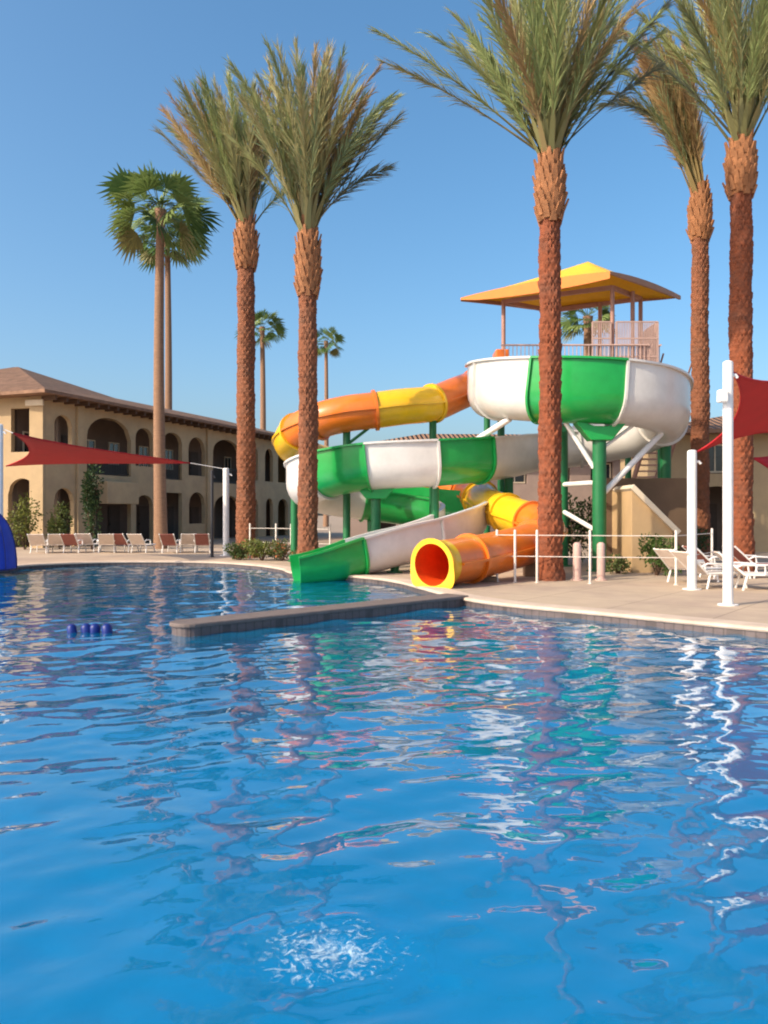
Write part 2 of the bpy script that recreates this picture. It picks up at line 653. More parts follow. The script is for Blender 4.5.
# ------------------------------------------------------------------ open flume slide
flume = thing('flume_slide', 'open green and white spiral flume slide beside the yellow roofed tower', 'water slide')
cx, cy, rx, ry = 6.12, 25.0, 2.52, 2.3
ctl = [((5.3, 28.4, 6.5), 'w'), ((4.2, 27.4, 6.05), 'w'), ((3.55, 26.2, 5.72), 'w')]
for a_deg, zc, colr in ((183, 5.56, 'w'), (208, 5.40, 'w'), (231, 5.26, 'g'), (254, 5.16, 'g'), (279, 5.10, 'w'), (305, 5.02, 'w'), (330, 4.88, 'w'),
                        (357, 4.66, 'w'), (385, 4.44, 'w'), (412, 4.28, 'w'), (438, 4.12, 'w')):
    a = R(a_deg)
    ctl.append(((cx + rx * math.cos(a), cy + ry * math.sin(a), zc), colr))
ctl += [((5.2, 27.2, 3.95), 'w'), ((4.1, 26.3, 3.7), 'w'), ((2.95, 25.1, 3.5), 'g'), ((1.45, 24.35, 3.34), 'w'), ((-.45, 24.2, 3.22), 'g'),
        ((-1.75, 24.75, 3.0), 'w'), ((-2.45, 26.0, 2.75), 'w'), ((-2.0, 27.2, 2.5), 'w'), ((-.7, 27.8, 2.3), 'g'), ((.9, 27.7, 2.1), 'g'),
        ((2.2, 26.9, 1.9), 'w'), ((2.62, 25.6, 1.7), 'w'), ((2.2, 24.2, 1.45), 'w'), ((1.2, 23.0, 1.15), 'w'), ((.2, 22.25, .95), 'w'),
        ((-.75, 21.7, .72), 'g'), ((-1.6, 21.35, .52), 'g'), ((-2.35, 21.1, .42), 'g')]
PER = 10
path = catmull([c[0] for c in ctl], PER)


def up_frame(path, i):
    t = (path[min(i + 1, len(path) - 1)] - path[max(i - 1, 0)]).normalized()
    side = t.cross(Vector((0, 0, 1))).normalized()      # right-hand side of the direction of flow
    up = side.cross(t).normalized()
    return t, side, up


upper_last = 14


def flume_dim(k):
    """radius, extra wall on the right (outer on left-hand bends), extra wall on the left, at control index k"""
    if k <= 12:
        f = max(0, min(1, (k - 6) / 5))
        return .76 - .10 * f, .95 - .08 * f, .35
    if k < 15:
        f = (k - 12) / 3
        return .66 + .02 * f, .95 - .6 * f, .35 + .3 * f
    if k < 24:
        return .68, .35, .65       # the lower coil bends the other way: the high wall is on the left
    if k < 29:
        f = (k - 24) / 5
        return .68 - .08 * f, .35, .65 - .2 * f
    f = min(1, (k - 29) / 3)
    return .60 - .04 * f, .35 - .2 * f, .45 - .3 * f


def flume_prof(k, grow=0.0):
    r, hr, hl = flume_dim(k)
    pts = [(-(r + grow), hl)]
    n = 14
    for j in range(n + 1):
        a = PI + PI * j / n
        pts.append(((r + grow) * math.cos(a), (r + grow) * math.sin(a)))
    pts.append(((r + grow), hr))
    return pts


secs = []
start = 0
for i in range(1, len(ctl)):
    if ctl[i][1] != ctl[start][1] or i - start >= 3 or i == len(ctl) - 1:
        secs.append((start, i, ctl[start][1]))
        start = i
cmat = {'w': 'white_gelcoat', 'g': 'green_gelcoat', 'o': 'orange_gelcoat', 'y': 'yellow_gelcoat'}
for (i0, i1, cc) in secs:
    mb = MB()
    rings_o, rings_i = [], []
    a0, a1 = i0 * PER, i1 * PER
    for i in range(a0, a1 + 1):
        t, side, up = up_frame(path, i)
        k = i / PER
        gap = 0
        p = path[i]
        if i == a0:
            p = p + t * .004
        if i == a1:
            p = p - t * .004
        outer = flume_prof(k, .045)
        inner = flume_prof(k, 0)
        r, hr, hl = flume_dim(k)
        # rim lips folded outwards
        loop = ([(-r - .13, hl - .05), (-r - .13, hl + .01)] + [(-r, hl + .01)] + inner[1:-1] + [(r, hr + .01)] +
                [(r + .13, hr + .01), (r + .13, hr - .05)] + [(r + .045, hr - .05)] + outer[1:-1][::-1] + [(-r - .045, hl - .05)])
        rings_o.append([mb.vert(p + side * x + up * z) for x, z in loop])
    n = len(rings_o[0])
    for a, b in zip(rings_o, rings_o[1:]):
        for j in range(n):
            mb.face(a[j], a[(j + 1) % n], b[(j + 1) % n], b[j])
    h = n // 2
    for ring, flip in ((rings_o[0], False), (rings_o[-1], True)):
        for j in range(0, h - 1):
            a, b, c_, d_ = ring[j], ring[j + 1], ring[(n - 2 - j) % n], ring[(n - 1 - j) % n]
            if len({a, b, c_, d_}) == 4:
                mb.face(a, b, c_, d_)
    sec = mb.build('flume_section', cmat[cc], flume, auto=40)
    # bolted joint flange at the start of each section
    if i0 > 0:
        fb = MB()
        t, side, up = up_frame(path, a0)
        k = i0
        o1, o2 = flume_prof(k, .05), flume_prof(k, .125)
        for off in (-.035, .035):
            pass
        ring = [[fb.vert(path[a0] + t * off + side * x + up * min(z, zz)) for (x, z), zz in zip(pr, [q_[1] - .055 if qi in (0, len(o1) - 1) else q_[1] for qi, q_ in enumerate(pr)])]
                for off in (-.035, .035) for pr in (o1, o2)]
        m_ = len(o1)
        for j in range(m_ - 1):
            fb.face(ring[0][j], ring[0][j + 1], ring[1][j + 1], ring[1][j])
            fb.face(ring[2][j], ring[3][j], ring[3][j + 1], ring[2][j + 1])
            fb.face(ring[1][j], ring[1][j + 1], ring[3][j + 1], ring[3][j])
        fb.build('joint_flange', cmat[cc], flume, smooth=None)


def column(parent, x, y, ztop, r=.2, m='green_steel', arm=None):
    c = MB()
    c.lathe([(r * 1.9, 0), (r * 1.9, .03), (r * 1.02, .035), (r, .12), (r, ztop - DECK - .1), (r * 1.05, ztop - DECK)], (x, y, DECK), 18)
    o = c.build('support_column', m, parent, auto=35)
    return o


def brace(parent, a, b, wd=.12, m='white_paint'):
    c = MB()
    c.tube([a, b], wd / 2, 10)
    return c.build('brace', m, parent, auto=40)


def cradle(parent, top, base, m='green_gelcoat', wd=.5):
    """saddle bracket between a column head and the flume belly"""
    c = MB()
    top, base = Vector(top), Vector(base)
    dx = Vector((top.x - base.x, top.y - base.y, 0))
    for (a, b) in ((Vector((-.62, 0, 0)), -1), (Vector((.62, 0, 0)), 1)):
        pass
    pts = [(-.7, .34), (-.45, .12), (-.2, .02), (.2, .02), (.45, .12), (.7, .34), (.7, .1), (.3, -.38), (-.3, -.38), (-.7, .1)]
    fr_ = [c.vert((top.x + x, top.y - wd / 2, top.z + z)) for x, z in pts]
    bk = [c.vert((top.x + x, top.y + wd / 2, top.z + z)) for x, z in pts]
    n = len(pts)
    for j in range(n):
        c.face(fr_[j], fr_[(j + 1) % n], bk[(j + 1) % n], bk[j])
    c.face(*fr_[::-1])
    c.face(*bk)
    return c.build('saddle_bracket', m, parent, bevel=.02)


column(flume, 6.15, 22.85, 4.05, .195)
cradle(flume, (6.15, 22.85, 4.25), (6.15, 22.85, 4))
column(flume, 5.6, 25.1, 4.6, .17)
brace(flume, (5.6, 25.1, 4.5), (5.2, 23.1, 4.25), .2, 'green_steel')
column(flume, 8.9, 25.3, 3.95, .17)
column(flume, -.25, 24.35, 2.5, .15)
cradle(flume, (-.25, 24.3, 2.62), (0, 0, 0), wd=.4)
column(flume, 1.55, 24.45, 2.6, .13)
column(flume, -.45, 27.75, 1.55, .13)
column(flume, 4.1, 26.3, 2.95, .15)
column(flume, .3, 22.3, .32, .12)
brace(flume, (3.75, 23.85, 4.62), (1.62, 26.1, 3.3), .19)
brace(flume, (8.2, 23.65, 4.16), (6.3, 22.9, 2.4), .17)
brace(flume, (5.2, 23.0, 4.44), (6.0, 22.87, 3.1), .14)
brace(flume, (5.62, 25.0, 2.7), (6.1, 23.0, 2.68), .15)
brace(flume, (5.62, 25.0, 1.85), (6.1, 23.0, 1.3), .14)
brace(flume, (7.2, 22.95, 4.36), (6.3, 22.86, 3.7), .1)

# ------------------------------------------------------------------ enclosed tube slide
tubes = thing('tube_slide', 'enclosed orange and yellow tube slide curling down to its round mouth', 'water slide')
tc_ = [((4.3, 29.9, 6.85), 'y'), ((3.3, 28.6, 6.35), 'o'), ((2.45, 27.2, 5.85), 'o'), ((1.6, 26.2, 5.40), 'y'), ((.62, 25.75, 5.24), 'y'), ((-.28, 25.6, 5.10), 'o'), ((-1.2, 25.55, 4.98), 'o'),
       ((-2.1, 25.75, 4.78), 'o'), ((-2.85, 26.4, 4.50), 'y'), ((-3.2, 27.5, 4.22), 'y'), ((-2.85, 28.7, 3.9), 'y'), ((-1.8, 29.5, 3.6), 'w'), ((-.2, 29.9, 3.3), 'o'),
       ((1.6, 29.6, 2.9), 'o'), ((2.85, 28.5, 2.55), 'o'), ((3.25, 27, 2.3), 'y'), ((3.3, 25.7, 2.08), 'y'), ((3.75, 24.4, 1.8), 'y'), ((4.3, 23.2, 1.55), 'o'), ((4.45, 22.0, 1.32), 'o'),
       ((3.9, 20.9, 1.05), 'o'), ((2.95, 19.8, .86), 'o'), ((2.0, 18.75, .73), 'o'), ((1.32, 17.95, .67), 'y'), ((1.05, 17.63, .65), 'y')]
tpath = catmull([c[0] for c in tc_], 10)
TR = .52


def tube_r(i):
    return .58 - .06 * max(0, min(1, (i - 150) / 50))


secs = []
start = 0
for i in range(1, len(tc_)):
    if tc_[i][1] != tc_[start][1] or i - start >= 2 or i == len(tc_) - 1:
        secs.append((start, i, tc_[start][1]))
        start = i
NT = 32
for (i0, i1, cc) in secs:
    last = i1 == len(tc_) - 1
    if last:
        continue
    mb = MB()
    ro, ri = [], []
    for i in range(i0 * 10, i1 * 10 + 1):
        t, side, up = up_frame(tpath, i)
        p = tpath[i]
        ro.append([mb.vert(p + (side * math.cos(2 * PI * k / NT) + up * math.sin(2 * PI * k / NT)) * tube_r(i)) for k in range(NT)])
        ri.append([mb.vert(p + (side * math.cos(2 * PI * k / NT) + up * math.sin(2 * PI * k / NT)) * (tube_r(i) - .04)) for k in range(NT)])
    for rr, fl in ((ro, 0), (ri, 1)):
        for a, b in zip(rr, rr[1:]):
            for k in range(NT):
                mb.face(a[k], a[(k + 1) % NT], b[(k + 1) % NT], b[k])
    for k in range(NT):
        for e in (0, -1):
            mb.face(ro[e][k], ro[e][(k + 1) % NT], ri[e][(k + 1) % NT], ri[e][k])
    mb.build('tube_section', cmat[cc], tubes, auto=40)
    # the half-shell seam along each side and the bolted ring at the joint
    sb = MB()
    for sgn in (1, -1):
        st = []
        for i in range(i0 * 10, i1 * 10 + 1):
            t, side, up = up_frame(tpath, i)
            p = tpath[i]
            st.append([sb.vert(p + side * sgn * (tube_r(i) + dx) + up * dz) for dx, dz in ((-.01, .03), (.065, .03), (.065, -.03), (-.01, -.03))])
        for a, b in zip(st, st[1:]):
            for k in range(4):
                sb.face(a[k], a[(k + 1) % 4], b[(k + 1) % 4], b[k])
        sb.face(*st[0])
        sb.face(*st[-1][::-1])
    sb.build('seam', cmat[cc], tubes)
    rb = MB()
    t, side, up = up_frame(tpath, i0 * 10)
    p = tpath[i0 * 10]
    tr_ = tube_r(i0 * 10)
    rg = []
    for off, rad in ((-.045, tr_ - .01), (-.045, tr_ + .075), (.045, tr_ + .075), (.045, tr_ - .01)):
        rg.append([rb.vert(p + t * off + (side * math.cos(2 * PI * k / NT) + up * math.sin(2 * PI * k / NT)) * rad) for k in range(NT)])
    for a, b in zip(rg, rg[1:]):
        for k in range(NT):
            rb.face(a[k], a[(k + 1) % NT], b[(k + 1) % NT], b[k])
    rb.build('joint_ring', cmat[cc], tubes, auto=40)

# the flared mouth with a splayed skirt, red inside
i0 = secs[-1][0] * 10
i1 = len(tpath) - 1
mb, mi = MB(), MB()
ro, ri = [], []
for i in range(i0, i1 + 1):
    f = (i - i0) / (i1 - i0)
    t, side, up = up_frame(tpath, i)
    p = tpath[i]
    a_o, a_i = [], []
    for k in range(48):
        a = 2 * PI * k / 48
        cs, sn = math.cos(a), math.sin(a)
        rad = TR + .07 * f * f
        xo, zo = cs * rad, sn * rad
        if sn < 0:                                    # skirt: the lower half spreads out flat to the ground
            xo = cs * rad * (1 + .5 * f * f * (-sn) ** 1.6)
            zo = max(sn * rad * (1 + .12 * f), -.50)
        a_o.append(mb.vert(p + side * xo + up * zo))
        a_i.append((p + side * cs * (TR - .045) + up * sn * (TR - .045)))
    ro.append(a_o)
    ri.append([mi.vert(q_) for q_ in a_i])
for i in range(i0 - 1, i0 - 26, -1):
    t, side, up = up_frame(tpath, i)
    ri.insert(0, [mi.vert(tpath[i] + side * math.cos(2 * PI * k / 48) * (TR - .046) + up * math.sin(2 * PI * k / 48) * (TR - .046)) for k in range(48)])
for a, b in zip(ro, ro[1:]):
    for k in range(48):
        mb.face(a[k], a[(k + 1) % 48], b[(k + 1) % 48], b[k])
t, side, up = up_frame(tpath, i1)
lip = [mb.vert(tpath[i1] + side * math.cos(2 * PI * k / 48) * (TR - .05) + up * math.sin(2 * PI * k / 48) * (TR - .05)) for k in range(48)]
for k in range(48):
    mb.face(ro[-1][k], ro[-1][(k + 1) % 48], lip[(k + 1) % 48], lip[k])
mo = mb.build('mouth_flare', 'yellow_gelcoat', tubes, auto=35)
for a, b in zip(ri, ri[1:]):
    for k in range(48):
        mi.face(a[k], a[(k + 1) % 48], b[(k + 1) % 48], b[k])
lin = mi.build('inner_liner', 'red_inner', mo, smooth=True)
lin['label'] = 'red orange inside of the slide mouth'
for (x, y, zt) in ((1.6, 26.2, 4.85), (-1.2, 25.7, 4.45), (-3.1, 27.6, 3.7), (1.6, 29.6, 2.35)):
    column(tubes, x, y, zt, .12)
for i in range(len(tubes.children)):
    pass
brace(tubes, (-1.2, 25.7, 4.0), (-.45, 25.6, 4.56), .1, 'green_steel')
# timber-coloured cradles under the last run of the tube
for i in (200, 215):
    p = tpath[i]
    c = MB()
    c.box((p.x, p.y, (p.z - TR + DECK) / 2), (.5, .3, max(.05, p.z - TR - DECK)))
    c.build('saddle_block', 'stucco_brown', tubes, bevel=.02)

# ------------------------------------------------------------------ tower
tower = thing('slide_tower', 'open slide tower with flared yellow roof and thin pinkish posts', 'slide tower')
tx0, tx1, ty0, ty1, tz = 4.2, 9.95, 28.7, 32.6, 6.7
c = MB()
c.box(((tx0 + tx1) / 2, (ty0 + ty1) / 2, tz - .12), (tx1 - tx0 + .3, ty1 - ty0 + .3, .24))
c.build('platform', 'pink_steel', tower, bevel=.02)
for (x, y) in ((tx0, ty0), (tx1, ty0), (tx0, ty1), (tx1, ty1)):
    c = MB()
    c.tube([(x, y, DECK), (x, y, tz - .245)], .13, 12)
    c.build('tower_leg', 'green_steel', tower, auto=40)
PL, PF, PR, PB = (4.6, 30.8), (8.25, 28.9), (9.75, 30.4), (6.75, 32.2)
for (x, y) in (PL, PF, PR, PB, (9.2, 29.6), (6.1, 30.1), (8.4, 31.1)):
    c = MB()
    c.tube([(x, y, tz + .002), (x, y, 10.02)], .08, 12)
    c.build('roof_post', 'pink_steel', tower, auto=40)
for n_, (a, b) in enumerate(((PL, PF), (PF, PR), (PR, PB), (PB, PL))):
    c = MB()
    c.bar((a[0], a[1], 9.97 - .002 * n_), (b[0], b[1], 9.97 - .002 * n_), .12, .15)
    c.build('roof_beam', 'pink_steel', tower)
# roof: peaked sheet with two long flared tips left and right, folded edge band
ap = Vector((7.75, 30.4, 11.38))
rid = ap
cor = [Vector((3.0, 31.0, 10.14)), Vector((7.85, 27.85, 10.2)), Vector((11.25, 30.4, 10.05)), Vector((6.4, 32.9, 10.22))]
roof = MB()
tops = [(0, 1, ap), (1, 2, ap), (2, 3, ap), (3, 0, ap)]
band_pts = []


def sag(a, b, dz, n=8):
    return [a.lerp(b, k / n) - Vector((0, 0, dz * 4 * (k / n) * (1 - k / n))) for k in range(n + 1)]


NR = 8
for (i, j, tp) in tops:
    e = sag(cor[i], cor[j], -.12, NR)
    tt = [tp] * (NR + 1)
    rows = []
    for m_ in range(7):
        f = m_ / 6
        rows.append([roof.vert(a.lerp(b, f) - Vector((0, 0, .20 * f * (1 - f)))) for a, b in zip(e, tt)])
    for ra, rb_ in zip(rows, rows[1:]):
        for k in range(NR):
            roof.face(ra[k], ra[k + 1], rb_[k + 1], rb_[k])
    band_pts.append(e)
rf = roof.build('roof', 'roof_yellow', tower, merge=True, auto=30)
sm = rf.modifiers.new('Solidify', 'SOLIDIFY')
sm.thickness = .06
sm.offset = -1
bd0, bd1 = MB(), MB()
for ei, e in enumerate(band_pts):
    bd = bd0 if ei == 0 else bd1
    bw = .36 if ei == 0 else .14
    n_ = len(e)
    for k in range(n_ - 1):
        a, b = e[k], e[k + 1]
        wv0, wv1 = .05 + bw * math.sin(PI * k / n_) ** .7, .05 + bw * max(0, math.sin(PI * (k + 1) / n_)) ** .7
        o1, o2, o3 = Vector((0, 0, .03)), Vector((0, 0, -wv0)), Vector((0, 0, -wv1))
        c0 = Vector((7.2, 30.7, 0))
        ina = (c0 - a)
        ina.z = 0
        ina = ina.normalized() * .05
        inb = (c0 - b)
        inb.z = 0
        inb = inb.normalized() * .05
        q0 = [bd.vert(v) for v in (a - ina * .6 + o1, b - inb * .6 + o1, b - inb * .6 + o3, a - ina * .6 + o2)]
        q1 = [bd.vert(v) for v in (a + ina + o1, b + inb + o1, b + inb + o3, a + ina + o2)]
        bd.face(*q0)
        bd.face(*q1[::-1])
        bd.face(q0[0], q0[1], q1[1], q1[0])
        bd.face(q0[3], q0[2], q1[2], q1[3])
bd0.build('fascia_band', 'roof_orange', rf, merge=True)
bd1.build('fascia_band', 'roof_brown', rf, merge=True)
# guard rails: top rail, bottom rail, balusters
for a, b in (((tx0, ty0 + .02), (tx1 - .45, ty0 + .02)), ((tx1 - .02, ty0), (tx1 - .02, ty1)), ((tx0, ty1), (tx1, ty1))):
    c = MB()
    a3, b3 = Vector((a[0], a[1], 0)), Vector((b[0], b[1], 0))
    for zz in (.12, 1.15):
        c.tube([a3 + Vector((0, 0, tz + zz)), b3 + Vector((0, 0, tz + zz))], .035, 8)
    L_ = (b3 - a3).length
    n_ = int(L_ / .14)
    for k in range(1, n_):
        p = a3.lerp(b3, k / n_)
        c.tube([p + Vector((0, 0, tz + .12)), p + Vector((0, 0, tz + 1.15))], .014, 6)
    c.build('guard_rail', 'rail_mesh', tower)
for (a, b) in (((7.5, 28.78), (8.15, 28.78)), ((8.35, 28.78), (9.85, 28.78)), ((9.86, 28.95), (9.86, 30.3))):
    c = MB()
    a3, b3 = Vector((a[0], a[1], tz)), Vector((b[0], b[1], tz))
    n_ = max(5, int((b3 - a3).length / .06))
    for zz in (.1, .75, 1.4, 2.0):
        c.bar(a3 + Vector((0, 0, zz)), b3 + Vector((0, 0, zz)), .045, .045)
    for k in range(n_ + 1):
        p = a3.lerp(b3, k / n_)
        c.bar(p + Vector((0, 0, .1)), p + Vector((0, 0, 2.0)), .03 if k % n_ else .06, .03)
    c.build('cage_panel', 'rail_mesh', tower)
# starter tub where the tube slide begins
c = MB()
c.box((tx0 + .1, ty0 + .75, tz + .55), (.5, .9, 1.05))
c.build('tube_portal', 'orange_gelcoat', tubes, bevel=.06)
c = MB()
c.lathe([(.55, 0), (.6, .25), (.62, .32), (.5, .34)], (tx0 + .95, ty0 + .2, tz + .005), 20)
c.build('starter_tub', 'yellow_gelcoat', tubes, auto=40)
# stairs at the back going down to the right
c = MB()
for k in range(30):
    f = k / 29
    c.box((tx1 + .6, ty1 - .3 - f * 0 - 0, 0), (0, 0, 0)) if False else None
    c.box((tx0 + .6 - f * 0, 0, 0), (0, 0, 0)) if False else None
    c.box((tx1 + .75, ty0 + .4 + 6.3 * f, tz - (tz - DECK) * f - .03), (1.1, .26, .05))
c.build('stair_treads', 'pink_steel', tower)
for xx in (tx1 + .18, tx1 + 1.32):
    c = MB()
    c.bar((xx, ty0 + .3, tz - .05), (xx, ty0 + 6.8, DECK), .08, .28)
    c.bar((xx, ty0 + .3, tz + .9), (xx, ty0 + 6.8, DECK + .95), .05, .05)
    c.build('stair_stringer', 'pink_steel', tower)

# ------------------------------------------------------------------ stucco wall with sloping wing beside the slide
wl = thing('stucco_wall', 'brown stucco wall with sloping wing behind the white fence', 'wall')
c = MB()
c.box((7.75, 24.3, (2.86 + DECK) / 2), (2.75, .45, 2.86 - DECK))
c.build('wall_panel', 'stucco_slide_shade', wl, bevel=.02)  # shade from the slide is painted into this panel's colour
c = MB()
x0, x1 = X(630, 22.3), X(671, 22.3)
za, zb = Z(489, 22.3), Z(531, 22.3)
y0, y1 = 22.15, 24.07
pts = [(x0, DECK), (x1, DECK), (x1, zb), (x0, za)]
f_ = [c.vert((x, y0, z)) for x, z in pts]
b_ = [c.vert((x, y1, z)) for x, z in pts]
for j in range(4):
    c.face(f_[j], f_[(j + 1) % 4], b_[(j + 1) % 4], b_[j])
c.face(*f_)
c.face(*b_[::-1])
c.build('wing_wall', 'stucco_tan', wl, bevel=.015)
c = MB()
c.bar((x0 - .02, 22.9, za + .07), (x1 + .14, 22.9, zb - .05), 1.75, .15)
c.build('wing_cap', 'cream_trim', wl, bevel=.015)


# ------------------------------------------------------------------ date palms
def date_trunk(h, r0, r1, m, parent, rows=.085, seed=0):
    rnd = random.Random(seed)
    mb = MB()
    nseg = 44
    nz_ = int(h / .036)
    around = 11
    pitch = .155
    ph1, ph2 = rnd.random() * 6, rnd.random() * 6
    ring = []
    for i in range(nz_ + 1):
        z = h * i / nz_
        f = z / h
        base = r0 + (r1 - r0) * f + .10 * math.exp(-z / .35)
        rr = []
        for k in range(nseg):
            th = 2 * PI * k / nseg
            u = around * th / (2 * PI)
            v = z / pitch
            a = (u + v * .5) % 1.0
            b = (v * .5 - u) % 1.0                       # two crossing spirals make the diamond leaf scars
            e = min(a, 1 - a, b, 1 - b) * 2
            ca, cb = math.floor(u + v * .5), math.floor(v * .5 - u)
            hsh = math.sin((ca % around) * 12.9898 + cb * 78.233 + seed * 3.7 + ca * .37) * 43758.5453
            hsh -= math.floor(hsh)
            prot = (.035 + .045 * hsh) * min(1, e * 2.2) * (.55 + .45 * ((a + b) / 2))
            wob = .012 * math.sin(3 * th + z * 1.3 + ph1) + .010 * math.sin(z * 3.1 + ph2)
            rad = base - .03 + prot + wob + rnd.uniform(-.006, .006)
            rr.append(mb.vert((rad * math.cos(th), rad * math.sin(th), z)))
        ring.append(rr)
    for a, b in zip(ring, ring[1:]):
        for k in range(nseg):
            mb.face(a[k], a[(k + 1) % nseg], b[(k + 1) % nseg], b[k])
    mb.face(*ring[-1])
    return mb.build('trunk', m, parent, auto=50)


def stub_cluster(z0, z1, r, parent, seed):
    """swollen head of cut frond bases under the crown"""
    rnd = random.Random(seed)
    mb = MB()
    hh = z1 - z0
    core = [(r * .78, 0), (r * 1.0, hh * .12), (r * 1.08, hh * .45), (r * .85, hh * .8), (r * .5, hh * 1.05)]
    mb.lathe(core, (0, 0, z0), 20)
    n = 105
    for i in range(n):
        f = (i + .5) / n
        th = i * 2.39996
        z = z0 + hh * (f * 1.0 - .06)
        rad = r * (.92 + .22 * math.sin(PI * min(1, f * 1.15)) ** .6 - .42 * max(0, f - .7) / .3)
        out = Vector((math.cos(th), math.sin(th), 0))
        sd = Vector((-out.y, out.x, 0))
        tilt = rnd.uniform(.18, .5) * (1 - .55 * f)
        dr = (Vector((0, 0, 1)) * math.cos(tilt) + out * math.sin(tilt)).normalized()
        nr = (out - dr * out.dot(dr)).normalized()
        ln = rnd.uniform(.22, .42) * (1 + .9 * max(0, f - .75) / .25)
        w0, w1 = rnd.uniform(.13, .18), rnd.uniform(.06, .10)
        b0 = Vector((0, 0, z)) + out * (rad - .06)
        b1 = b0 + dr * ln
        ids = []
        for c_, ww, th_ in ((b0, w0, .07), (b1, w1, .04)):
            ids.append([mb.vert(c_ + sd * sx * ww / 2 + nr * sn * th_ / 2) for sx, sn in ((-1, -1), (1, -1), (1, 1), (-1, 1))])
        for k in range(4):
            mb.face(ids[0][k], ids[0][(k + 1) % 4], ids[1][(k + 1) % 4], ids[1][k])
        mb.face(*ids[1])
        mb.face(*ids[0][::-1])
    return mb.build('frond_stubs', 'stub_tan', parent)


def lerp3(a, b, f):
    return tuple(x + (y - x) * f for x, y in zip(a, b))


GREENS = [(.25, .31, .115), (.31, .345, .14), (.37, .375, .17), (.21, .27, .125), (.38, .35, .16)]
DRY = [(.40, .23, .095), (.46, .30, .14), (.30, .17, .075)]


def frond(mb, base, az, tilt, length, bend, rnd, col, tipcol, ll=.5, bare=.24, spread=.42, dens=.045, wdt=.028, fold=0.0):
    """one feather frond: curved midrib with leaflets on both sides"""
    n = 16
    hd = Vector((math.cos(az), math.sin(az), 0))
    sd0 = Vector((-hd.y, hd.x, 0))
    swing = rnd.uniform(-.25, .25)
    roll = rnd.uniform(-1.1, 1.1)
    pts, tans = [], []
    p = Vector(base)
    for i in range(n + 1):
        f = i / n
        a = tilt + bend * f ** 1.6
        t = Vector((0, 0, 1)) * math.cos(a) + (hd * math.cos(swing * f) + sd0 * math.sin(swing * f)) * math.sin(a)
        pts.append(p.copy())
        tans.append(t.normalized())
        p += t * length / n
    rcol = lerp3(col, (.30, .24, .10), .6)
    # midrib, three-sided
    prev = None
    for i in range(n + 1):
        f = i / n
        wd = .042 * (1 - f) + .006
        s_ = tans[i].cross(Vector((0, 0, 1)))
        s_ = s_.normalized() if s_.length > .05 else sd0
        u_ = s_.cross(tans[i]).normalized()
        ring = [mb.vert(pts[i] + s_ * wd * (1.6 if f < .2 else 1), rcol), mb.vert(pts[i] - s_ * wd * (1.6 if f < .2 else 1), rcol), mb.vert(pts[i] + u_ * wd, rcol)]
        if prev:
            for k in range(3):
                mb.face(prev[k], prev[(k + 1) % 3], ring[(k + 1) % 3], ring[k])
        prev = ring
    m_ = int(length * (1 - bare) / dens)
    for j in range(m_):
        f = bare + (1 - bare) * (j + rnd.random() * .6) / m_
        x = f * n
        i = min(int(x), n - 1)
        q_ = pts[i].lerp(pts[i + 1], x - i)
        t = tans[i].lerp(tans[i + 1], x - i).normalized()
        s_ = t.cross(Vector((0, 0, 1)))
        s_ = s_.normalized() if s_.length > .08 else sd0
        u_ = s_.cross(t).normalized()
        s_, u_ = s_ * math.cos(roll) + u_ * math.sin(roll), u_ * math.cos(roll) - s_ * math.sin(roll)
        g = (f - bare) / (1 - bare)
        L_ = ll * 1.25 * (.5 + .75 * math.sin(PI * min(1, g * .8 + .16))) * rnd.uniform(.6, 1.25)
        for sg in (-1, 1):
            ang = spread * rnd.uniform(.35, 1.55) * (1 - .35 * g)
            lift = rnd.uniform(-.9, 1.1)
            dr = (t * math.cos(ang) + (s_ * sg * math.cos(lift) + u_ * math.sin(lift)) * math.sin(ang)).normalized()
            wv = dr.cross(u_ * .7 + s_ * sg * rnd.uniform(-.8, .8)).normalized() * wdt * .5
            mid = q_ + dr * L_ * .5
            tip = q_ + dr * L_ + Vector((0, 0, -rnd.uniform(.02, .16) * L_)) + Vector((rnd.uniform(-.03, .03), rnd.uniform(-.03, .03), 0))
            c0 = lerp3(col, tipcol, rnd.uniform(0, .25))
            c1 = lerp3(col, tipcol, rnd.uniform(.3, .9))
            a0, a1 = mb.vert(q_ + wv * .6, c0), mb.vert(q_ - wv * .6, c0)
            b0, b1 = mb.vert(mid + wv, c0), mb.vert(mid - wv, c0)
            e = mb.vert(tip, c1)
            mb.face(a0, a1, b1, b0)
            mb.face(b0, b1, e)


